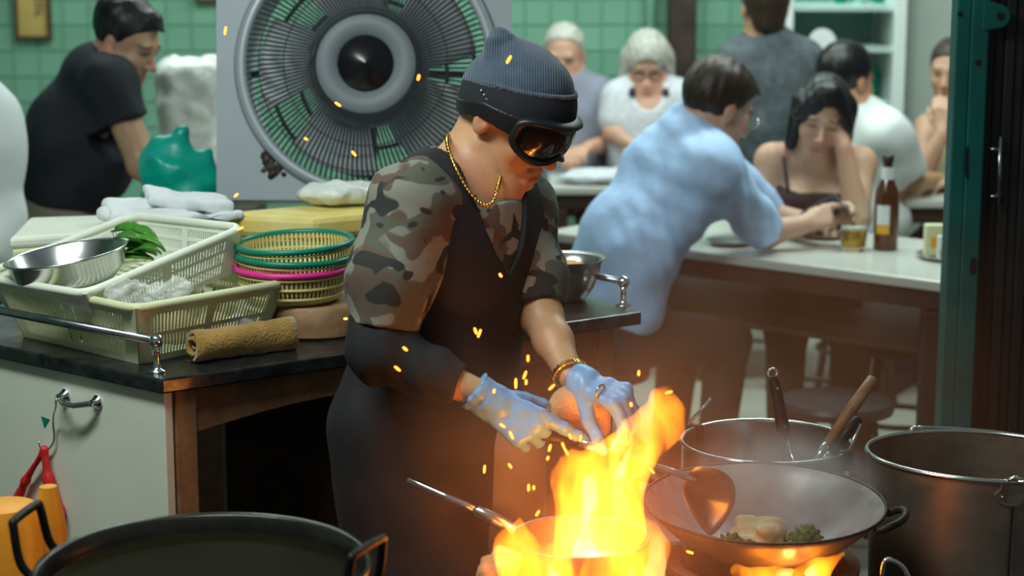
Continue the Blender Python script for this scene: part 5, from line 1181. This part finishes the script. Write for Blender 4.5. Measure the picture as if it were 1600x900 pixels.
def couple():
    # old man
    C = lambda x, y, o=0.: P(x, y, 7.75+o); root = person(C(885, 200), 'white-haired man in a grey shirt sitting against the green tiles')
    H = Head(C(881, 87), (-.12, -.9, -.22), 0, 1.0); S = SDF(.007); H.build(S); T = SDF(); R = Vector((-1, 0, 0)); F = Vector((0, -1, 0))
    ellr(T, C(890, 200), (.18, .115, .2), R, F, .06); ellr(T, C(890, 270), (.17, .13, .15), R, F, .06); T.cap(C(936, 150), C(890, 130), .06, .06, .05); T.cap(C(846, 150), C(890, 130), .06, .06, .05); S.p += T.p; S.cap(H.w(0, -.02, -.05), C(888, 132), .052, .06, .03)
    B = SDF(.01); hip = C(890, 300); L = seat_legs(B, hip, (0, -1, 0), (1, 0, 0)); S.p += B.p
    for sx in (-1, 1): e = C(890+60*sx, 225, -.05); w = C(890+32*sx, 230, -.28); S.cap(C(890+48*sx, 152), e, .05, .04); S.cap(e, w, .04, .028); hand(S, w, (-.4*sx, -.8, 0), (0, 0, 1), sx < 0, k=.01)
    S.mesh('body', 'skin', root, col=H.paint(OLD, (.3, .28, .25))); S = SDF(.008).inflated(T.p, .012)
    for sx in (-1, 1): S.cap(C(890+48*sx, 152), C(890+58*sx, 210, -.03), .07, .062, .05)
    S.mesh('shirt', 'shirt_lavender', root, disp=folds(.006, 40, [(1, .2, .4), (.6, 0, -.8)], 71)); S = SDF(.01).inflated(B.p, .012); S.ell(hip, (.17, .15, .1)); S.mesh('trousers', 'trousers_dark', root); shoes(root, L)
    H.hair('hair', 'hair_grey', root, hl=((-.13, -.06, -.03, -.005, .02, .05, .08, .12), (-.06, -.05, -.02, .0, .03, .075, .105, .11)), seed=3); stool(hip.x, hip.y, 'black stool under the white-haired man by the tiles')
    # old woman
    C = lambda x, y, o=0.: P(x, y, 7.6+o); root = person(C(1010, 200), 'woman with grey bob, glasses and white polo with dark collar at back table')
    H = Head(C(1011, 100), (-.06, -.85, -.38), 0, .98); S = SDF(.006); H.build(S); T = SDF()
    ellr(T, C(1014, 195), (.165, .115, .18), R, F, .06); ellr(T, C(1014, 265), (.165, .13, .15), R, F, .06); T.cap(C(1058, 152), C(1014, 136), .055, .055, .05); T.cap(C(970, 152), C(1014, 136), .055, .055, .05); S.p += T.p; S.cap(H.w(0, -.025, -.05), C(1014, 138, .02), .048, .056, .03)
    B = SDF(.01); hip = C(1014, 300); L = seat_legs(B, hip, (0, -1, 0), (1, 0, 0)); S.p += B.p
    for sx in (-1, 1): e = C(1014+56*sx, 208, -.06); w = C(1014+34*sx, 222, -.28); S.cap(C(1014+46*sx, 156), e, .045, .036); S.cap(e, w, .036, .025); hand(S, w, (-.4*sx, -.8, 0), (0, 0, 1), sx < 0, k=.01, sc=.92)
    S.mesh('body', 'skin', root, col=H.paint(OLD, (.3, .25, .2))); S = SDF(.008).inflated(T.p, .012)
    for sx in (-1, 1): S.cap(C(1014+46*sx, 156), C(1014+54*sx, 186, -.03), .066, .062, .05)
    nk = A3(C(1014, 140, -.1)); S.cuts.append(lambda P_: .06-np.linalg.norm((P_-nk)*A3((1, .8, .75)), axis=1))
    sh = S.mesh('polo_shirt', 'polo_white', root, disp=folds(.006, 40, [(1, .2, .4), (.6, 0, -.8)], 72))
    for sx in (-1, 1): S2 = SDF(.005); S2.cap(C(1014+27*sx, 122, .02), C(1014+26*sx, 146, -.09), .018, .015, .01); S2.mesh('collar', 'collar_dark', root)
    S = SDF(.01).inflated(B.p, .012); S.ell(hip, (.17, .15, .1)); S.mesh('trousers', 'jeans', root); shoes(root, L)
    H.hair('hair', 'hair_grey', root, cut=lambda L_: np.maximum(.0-1, -np.where(L_[:, 1] > .02, np.sqrt((L_[:, 0]/.058)**2+((L_[:, 2]+.035)/.10)**2)-1, 1)*.05), inf=.006, extra=(('c', (.075, -.01, .03), (.088, .0, -.07), .035, .028), ('c', (-.075, -.01, .03), (-.088, .0, -.07), .035, .028), ('e', (0, -.05, -.01), (.09, .07, .09))), dsp=.009, seed=4)
    g = MB()
    for sx in (-1, 1): g.tube([H.w(.032*sx+.023*math.cos(a), .103, .0+.018*math.sin(a)) for a in np.linspace(0, 2*math.pi, 20, endpoint=False)], .0024, 6, closed=True)
    g.tube([H.w(-.01, .105, .004), H.w(.01, .105, .004)], .002, 6)
    for sx in (-1, 1): g.tube([H.w(.055*sx, .10, .004), H.w(.08*sx, .0, .004)], .002, 6)
    g.build('glasses', 'stool_black', root, smooth=True); stool(hip.x, hip.y, 'black stool under the grey-bobbed woman in polo')
couple()
def man_grey():
    C = lambda x, y, o=0.: P(x, y, 7.0+o); root = person(C(1200, 250), 'dark-haired man in heather grey T-shirt and jeans seen from behind by fridge')
    H = Head(C(1194, 12), (-.15, .95, .08), 0, 1.); S = SDF(.008); H.build(S); T = SDF(); R = Vector((1, 0, 0)); F = Vector((0, 1, 0))
    ellr(T, C(1203, 140), (.175, .115, .19), R, F, .06); ellr(T, C(1203, 215), (.165, .12, .17), R, F, .06); T.cap(C(1250, 92), C(1200, 68), .06, .058, .05); T.cap(C(1156, 92), C(1200, 68), .06, .058, .05); S.p += T.p; S.cap(H.w(0, -.025, -.05), C(1198, 72, .01), .055, .062, .03)
    B = SDF(.01); hip = C(1203, 285); L = seat_legs(B, hip, (.1, 1, 0), (1, 0, 0)); S.p += B.p
    for sx in (-1, 1): e = C(1203+66*sx, 190, .05); w = C(1203+36*sx, 225, .28); S.cap(C(1203+50*sx, 95), e, .05, .042); S.cap(e, w, .042, .028); hand(S, w, (-.3*sx, .9, 0), (0, 0, 1), sx > 0, k=.01)
    S.mesh('body', 'skin', root, col=H.paint(TAN, BK)); S = SDF(.008).inflated(T.p, .012)
    for sx in (-1, 1): S.cap(C(1203+50*sx, 95), C(1203+62*sx, 165, .03), .07, .066, .05)
    S.mesh('t_shirt', 'tee_heather', root, disp=folds(.007, 36, [(1, .2, .4), (.6, 0, -.8)], 73)); S = SDF(.01).inflated(B.p, .012); S.ell(hip, (.18, .16, .13)); S.mesh('jeans', 'jeans', root); shoes(root, L)
    H.hair('hair', 'hair_brown', root, inf=.004, hl=((-.13, -.06, -.03, -.005, .02, .05, .08, .12), (-.09, -.085, -.04, -.005, .015, .055, .078, .08)), extra=(('e', (0, -.06, -.035), (.062, .05, .06)),), seed=5); stool(hip.x, hip.y, 'black stool under the man in heather grey T-shirt')
man_grey()
def man_blue():
    C = lambda x, y, o=0.: P(x, y, 5.4+o); root = person(C(960, 470), 'brown-haired man in a light blue shirt leaning on the table with a phone')
    H = Head(C(1122, 170, .02), (.80, .42, -.38), 0, 1.02); S = SDF(.006); H.build(S); T = SDF(); F = Vector((.75, .6, 0)).normalized(); R = Vector((F.y, -F.x, 0))
    ch, mid, low = C(1050, 285, .04), C(985, 380, .0), C(955, 470, .0); ax = (ch-low).normalized()
    def TE(c, r, k=.06): T.ell(c, r, zframe((0, 0, 0), ax, R), k)
    TE(ch, (.185, .115, .17)); TE(mid, (.165, .125, .16)); TE(low, (.165, .13, .12))
    rs, ls, nb = C(1112, 262, -.11), C(1075, 205, .2), C(1082, 205, .05)
    T.cap(rs, nb, .066, .062, .05); T.cap(ls, nb, .06, .062, .05); S.p += T.p; S.cap(H.w(0, -.03, -.05), nb, .056, .06, .03)
    el = pz(1196, 392)+V(0, 0, .052); wr = P(1252, 352, el.y+.02); S.cap(rs, el, .05, .042, .03); S.cap(el, wr, .043, .029, .02); hand(S, wr, (.75, .2, .25), (-.15, -.8, .45), True, fingers=[(35, 40, 25), (40, 45, 25), (45, 45, 25), (50, 45, 25)], k=.006, thumb=(.4, .3))
    e2 = pz(1215, 372)+V(0, .12, .05); w2 = P(1268, 348, wr.y+.10); S.cap(ls, e2, .05, .042, .03); S.cap(e2, w2, .042, .028, .02); hand(S, w2, (.7, -.1, .3), (0, .8, .4), False, fingers=[(35, 40, 25), (40, 45, 25), (45, 45, 25), (50, 45, 25)], k=.006)
    B = SDF(.01); hip = Vector((low.x-.02, low.y, .53)); L = seat_legs(B, hip, (.75, .6, 0), (R.x, R.y, 0)); S.p += B.p
    S.mesh('body', 'skin', root, col=H.paint((.55, .33, .24), BR)); S = SDF(.005).inflated(T.p, .014)
    dn = (el-rs).normalized(); S.cap(rs, el-dn*.07, .076, .062, .05); S.cap(el-dn*.09, el-dn*.035, .062, .058, .03); S.cap(ls, e2-(e2-ls).normalized()*.05, .07, .06, .05); S.cap(nb+V(-.01, 0, -.02), H.w(0, -.045, -.085), .066, .062, .02)
    S.cap(el-dn*.06, el-dn*.035, .0645, .062, .006)
    hm = A3(el-dn*.02); hd = A3(dn); lo = A3(low-ax*.085); axn = A3(ax); nkc = A3(H.w(0, .0, -.05)); nkd = A3((Vector(H.Z)*.8+Vector(H.Y)*.5).normalized())
    S.cuts.append(lambda P_: np.where(np.linalg.norm(P_-hm, axis=1) < .11, (P_-hm) @ hd, -((P_-lo) @ axn)))
    S.cuts.append(lambda P_: np.where(np.linalg.norm(P_-nkc, axis=1) < .13, (P_-nkc) @ nkd, -1)*1.0)
    S.mesh('shirt', 'shirt_blue', root, disp=lambda X: folds(.005, 34, [(.4, .1, 1), (.9, .1, .5), (.7, 0, -.7)], 81)(X)+crease(.007, 42, 82)(X)+folds(.0035, 95, [(.5, .1, 1), (.9, .1, .3)], 83)(X))
    S = SDF(.008).inflated(B.p, .014); S.ell(hip-V(0, 0, .0), (.18, .17, .12)); S.cap(hip, low-ax*.03, .14, .135, .05); S.mesh('trousers', 'trousers_dark', root); shoes(root, L)
    H.hair('hair', 'hair_brown', root, inf=.005, extra=(('c', (0, .06, .09), (.01, .10, .065), .032, .018), ('e', (0, -.02, .075), (.08, .09, .065))), seed=6)
    g = MB(); g.tube([H.w(.033+.022*math.cos(a), .106, .0+.016*math.sin(a)) for a in np.linspace(0, 2*math.pi, 18, endpoint=False)], .0014, 6, closed=True); g.tube([H.w(-.033+.022*math.cos(a), .106, .0+.016*math.sin(a)) for a in np.linspace(0, 2*math.pi, 18, endpoint=False)], .0014, 6, closed=True); g.tube([H.w(.055, .10, .004), H.w(.08, .0, .004)], .0014, 6); g.tube([H.w(-.055, .10, .004), H.w(-.08, .0, .004)], .0014, 6); g.tube([H.w(-.011, .106, .0), H.w(.011, .106, .0)], .0014, 6)
    g.build('glasses', 'chrome', root, smooth=True)
    ph = thing('phone', P(1282, 330, wr.y+.04), 'dark smartphone held up by the blue-shirted man', 'phone'); M = frame(P(1286, 330, wr.y+.05), (.85, .1, .45), (-.3, .6, .6)); MB(M).box((0, 0, 0), (.12, .065, .008)).build('case', 'stool_black', ph, bevel=.003); MB(M).box((0, 0, .0045), (.112, .058, .0012)).build('screen', 'black_gloss', ph)
    stool(hip.x-.02, hip.y, 'black stool under the blue-shirted man'); return
man_blue()
def woman_tank():
    C = lambda x, y, o=0.: P(x, y, 6.08+o); root = person(C(1270, 340), 'black-haired woman in a dark tank top resting her cheek on her fist')
    H = Head(C(1283, 184, -.05), (-.10, -.92, -.27), math.radians(-9), 1.02); S = SDF(.0055); H.build(S); T = SDF(); R = Vector((-1, .1, 0)); F = Vector((-.1, -1, 0))
    ellr(T, C(1275, 310), (.165, .105, .17), R, F, .06); ellr(T, C(1275, 385), (.15, .11, .15), R, F, .06); rs, ls, nb = C(1206, 250), C(1344, 256), C(1275, 245, .02)
    T.cap(rs, nb, .052, .056, .05); T.cap(ls, nb, .052, .056, .05)
    for sx in (-1, 1): T.ell(C(1275+32*sx, 318, -.09), (.058, .05, .058), k=.04)
    S.p += T.p; S.cap(H.w(0, -.02, -.05), nb, .048, .054, .03)
    eL = Vector((C(1338, 368, -.13).x, 5.93, TZ+.045)); wL = C(1318, 232, -.13); S.cap(ls, eL, .046, .038, .03); S.cap(eL, wL, .04, .027, .02)
    hand(S, wL, (-.25, .15, 1), (.5, -.85, .1), False, fingers=[(75, 85, 50)]*4, k=.006, sc=.95, thumb=(.3, .6))
    eR = C(1184, 330, -.06); wR = Vector((C(1235, 365, -.2).x, 5.86, TZ+.045)); S.cap(rs, eR, .046, .038, .03); S.cap(eR, wR, .038, .026, .02); hand(S, wR, (.9, -.3, 0), (0, 0, 1), True, k=.006, sc=.95)
    B = SDF(.01); hip = Vector((C(1275, 420).x, 6.12, .50)); L = seat_legs(B, hip, (-.1, -1, 0), (1, 0, 0), ln=.36); S.p += B.p
    S.mesh('body', 'skin', root, col=H.paint((.52, .315, .205), BK, lips=(.40, .14, .11)))
    S = SDF(.0055).inflated(T.p[:2]+T.p[4:], .008); zt = C(1275, 300, -.1).z; cx = C(1275, 300).x
    S.cuts.append(lambda P_: np.minimum(P_[:, 2]-(zt+.30*np.maximum(0, np.abs(P_[:, 0]-cx)-.07)), .05)); tk = S.mesh('tank_top', 'tank_brown', root)
    for sx in (-1, 1): MB().tube(spline([C(1275+43*sx, 300, -.125), C(1275+47*sx, 272, -.105), C(1275+50*sx, 248, -.06), C(1275+50*sx, 240, .01)], 5), .006, 8, flat=1).build('strap', 'tank_brown', root, smooth=True)
    S = SDF(.01).inflated(B.p, .012); S.ell(hip, (.17, .15, .12)); S.cap(hip, hip+V(0, 0, .1), .13, .12); S.mesh('skirt', 'trousers_dark', root); shoes(root, L)
    def hc(L_):
        face = np.sqrt(((L_[:, 0]+.012)/.054)**2+((L_[:, 2]+.045)/.115)**2)-1
        return np.where(L_[:, 1] > .012, -face*.05, -1)
    H.hair('hair', 'hair_black', root, cut=hc, inf=.004, h=.005, extra=(('c', (.07, .01, .05), (.078, .03, -.085), .032, .022), ('c', (-.07, .01, .05), (-.082, .03, -.09), .034, .024), ('e', (0, -.04, .0), (.085, .075, .10)), ('c', (.02, .05, .10), (.07, .055, .02), .025, .018), ('c', (-.01, .05, .105), (-.075, .055, .0), .03, .022)), dsp=.002, seed=7)
    stool(hip.x, hip.y, 'black stool under the woman in the dark tank top')
woman_tank()
def man_white():
    C = lambda x, y, o=0.: P(x, y, 6.75+o); root = person(C(1360, 300), 'black-haired man in a white shirt sitting behind the woman in tank top')
    H = Head(C(1322, 125), (.72, .60, -.12), 0, 1.03); S = SDF(.007); H.build(S); T = SDF(); F = Vector((.75, .6, 0)); R = Vector((.6, -.75, 0))
    ellr(T, C(1352, 250), (.18, .12, .19), R, F, .06); ellr(T, C(1350, 340), (.17, .13, .15), R, F, .06); rs, ls, nb = C(1388, 212, -.12), C(1310, 200, .15), C(1338, 182)
    T.cap(rs, nb, .062, .06, .05); T.cap(ls, nb, .062, .06, .05); S.p += T.p; S.cap(H.w(0, -.025, -.05), nb, .055, .06, .03)
    el = C(1424, 285, -.05); wr = C(1466, 282, .12); S.cap(rs, el, .05, .042); S.cap(el, wr, .042, .028); hand(S, wr, (.8, .4, 0), (0, 0, 1), True, k=.008)
    e2 = C(1345, 290, .3); S.cap(ls, e2, .05, .042); S.cap(e2, C(1400, 290, .35), .042, .03); hand(S, C(1400, 290, .35), (.8, .2, 0), (0, 0, 1), False, k=.008)
    B = SDF(.01); hip = C(1345, 360); hip.z = .5; L = seat_legs(B, hip, (.75, .5, 0), (.6, -.75, 0)); S.p += B.p
    S.mesh('body', 'skin', root, col=H.paint(TAN, BK)); S = SDF(.007).inflated(T.p, .012); S.cap(rs, rs*.25+el*.75, .078, .072, .05); S.cap(ls, ls*.3+e2*.7, .075, .07, .05); dn = A3((el-rs).normalized()); hm = A3(rs*.18+el*.82)
    S.cuts.append(lambda P_: np.where(np.linalg.norm(P_-hm, axis=1) < .12, (P_-hm) @ dn, -1)); S.mesh('shirt', 'shirt_white', root, disp=folds(.008, 38, [(1, .2, .4), (.6, 0, -.8)], 91))
    S = SDF(.01).inflated(B.p, .012); S.ell(hip, (.17, .15, .12)); S.mesh('trousers', 'trousers_dark', root); shoes(root, L); H.hair('hair', 'hair_black', root, inf=.004, seed=8); stool(hip.x, hip.y, 'black stool under the man in the white shirt')
man_white()
def woman_right():
    C = lambda x, y, o=0.: P(x, y, 7.2+o); root = person(C(1490, 300), 'bare-armed woman with hair tied back, half hidden by the green post')
    H = Head(C(1487, 112), (-.45, -.85, -.12), 0, .98); S = SDF(.006); H.build(S); T = SDF(); R = Vector((-.85, .45, 0)); F = Vector((-.45, -.85, 0))
    ellr(T, C(1500, 250), (.16, .105, .18), R, F, .06); ellr(T, C(1500, 330), (.15, .12, .15), R, F, .06); rs, ls, nb = C(1450, 200, -.02), C(1545, 195, .05), C(1495, 178, .02)
    T.cap(rs, nb, .05, .052, .05); T.cap(ls, nb, .05, .052, .05); S.p += T.p; S.cap(H.w(0, -.02, -.05), nb, .046, .052, .03)
    el, wr = C(1440, 272, -.25), C(1474, 208, -.28); S.cap(rs, el, .048, .04); S.cap(el, wr, .04, .027); hand(S, wr, (-.1, .1, 1), (-.4, -.8, .1), True, fingers=[(40, 60, 40)]*4, k=.008)
    e2 = C(1545, 280, -.2); S.cap(ls, e2, .048, .04); S.cap(e2, C(1500, 285, -.35), .04, .027); hand(S, C(1500, 285, -.35), (-.8, -.2, 0), (0, 0, 1), False, k=.008)
    B = SDF(.01); hip = C(1500, 380); hip.z = .5; L = seat_legs(B, hip, (-.45, -.85, 0), (-.85, .45, 0)); S.p += B.p
    S.mesh('body', 'skin', root, col=H.paint((.52, .31, .21), BR)); S = SDF(.007).inflated(T.p[:2], .01); zt = C(1500, 225).z; S.cuts.append(lambda P_: P_[:, 2]-zt); S.mesh('top', 'plastic_cream', root)
    S = SDF(.01).inflated(B.p, .012); S.ell(hip, (.17, .15, .12)); S.mesh('trousers', 'jeans', root); shoes(root, L); H.hair('hair', 'hair_brown', root, extra=(('e', (0, -.11, .03), (.035, .035, .035)),), seed=9); stool(hip.x, hip.y, 'black stool under the bare-armed woman by the post')
woman_right()

# ================================================================== SMOKE AND STEAM
def puff(name, c, r, dens, col, label, noise=None, aniso=.2, nlo=.38, nhi=.66):
    m = bpy.data.materials.new(name); m.use_nodes = True; nt = m.node_tree; nt.nodes.clear(); v = nt.nodes.new('ShaderNodeVolumeScatter'); v.inputs['Color'].default_value = (*col, 1); v.inputs['Anisotropy'].default_value = aniso
    o = nt.nodes.new('ShaderNodeOutputMaterial'); nt.links.new(v.outputs[0], o.inputs['Volume']); MATS[name] = m
    tc = nt.nodes.new('ShaderNodeTexCoord'); a = nt.nodes.new('ShaderNodeVectorMath'); a.operation = 'SUBTRACT'; a.inputs[1].default_value = c; b = nt.nodes.new('ShaderNodeVectorMath'); b.operation = 'DIVIDE'; b.inputs[1].default_value = r; l = nt.nodes.new('ShaderNodeVectorMath'); l.operation = 'LENGTH'
    nt.links.new(tc.outputs['Object'], a.inputs[0]); nt.links.new(a.outputs[0], b.inputs[0]); nt.links.new(b.outputs[0], l.inputs[0])
    mr = nt.nodes.new('ShaderNodeMapRange'); mr.interpolation_type = 'SMOOTHSTEP'; mr.inputs['From Min'].default_value = 1; mr.inputs['From Max'].default_value = .15; mr.inputs['To Max'].default_value = dens; nt.links.new(l.outputs['Value'], mr.inputs['Value']); out = mr.outputs[0]
    if noise:
        n = nt.nodes.new('ShaderNodeTexNoise'); n.inputs['Scale'].default_value = noise; n.inputs['Detail'].default_value = 2; n.inputs['Distortion'].default_value = .6; m2 = nt.nodes.new('ShaderNodeMapRange'); m2.inputs['From Min'].default_value = nlo; m2.inputs['From Max'].default_value = nhi; nt.links.new(tc.outputs['Object'], n.inputs['Vector']); nt.links.new(n.outputs['Fac'], m2.inputs['Value'])
        mu = nt.nodes.new('ShaderNodeMath'); mu.operation = 'MULTIPLY'; nt.links.new(out, mu.inputs[0]); nt.links.new(m2.outputs[0], mu.inputs[1]); out = mu.outputs[0]
    nt.links.new(out, v.inputs['Density'])
    S = SDF(max(r)*.06); S.ell(c, r); return tag(S.mesh(name, name), label, name.split('_')[-1], kind='stuff')
puff('brown_smoke', (.50, 3.85, .72), (.85, .95, .55), .95, (.42, .15, .07), 'thin brownish smoke drifting over the stoves and pots', 3.2, nlo=.25)
w_ = P(1225, 752, 3.2); puff('white_steam', tuple(w_), (.20, .15, .11), 15, (.9, .85, .84), 'white steam rising from the food in the wok', 11, nlo=.32)
f_ = p(950, 770); puff('fire_smoke', tuple(f_), (.50, .34, .36), 1.25, (.80, .50, .34), 'smoke around the saucepan glowing orange in the firelight', 7, nlo=.25)
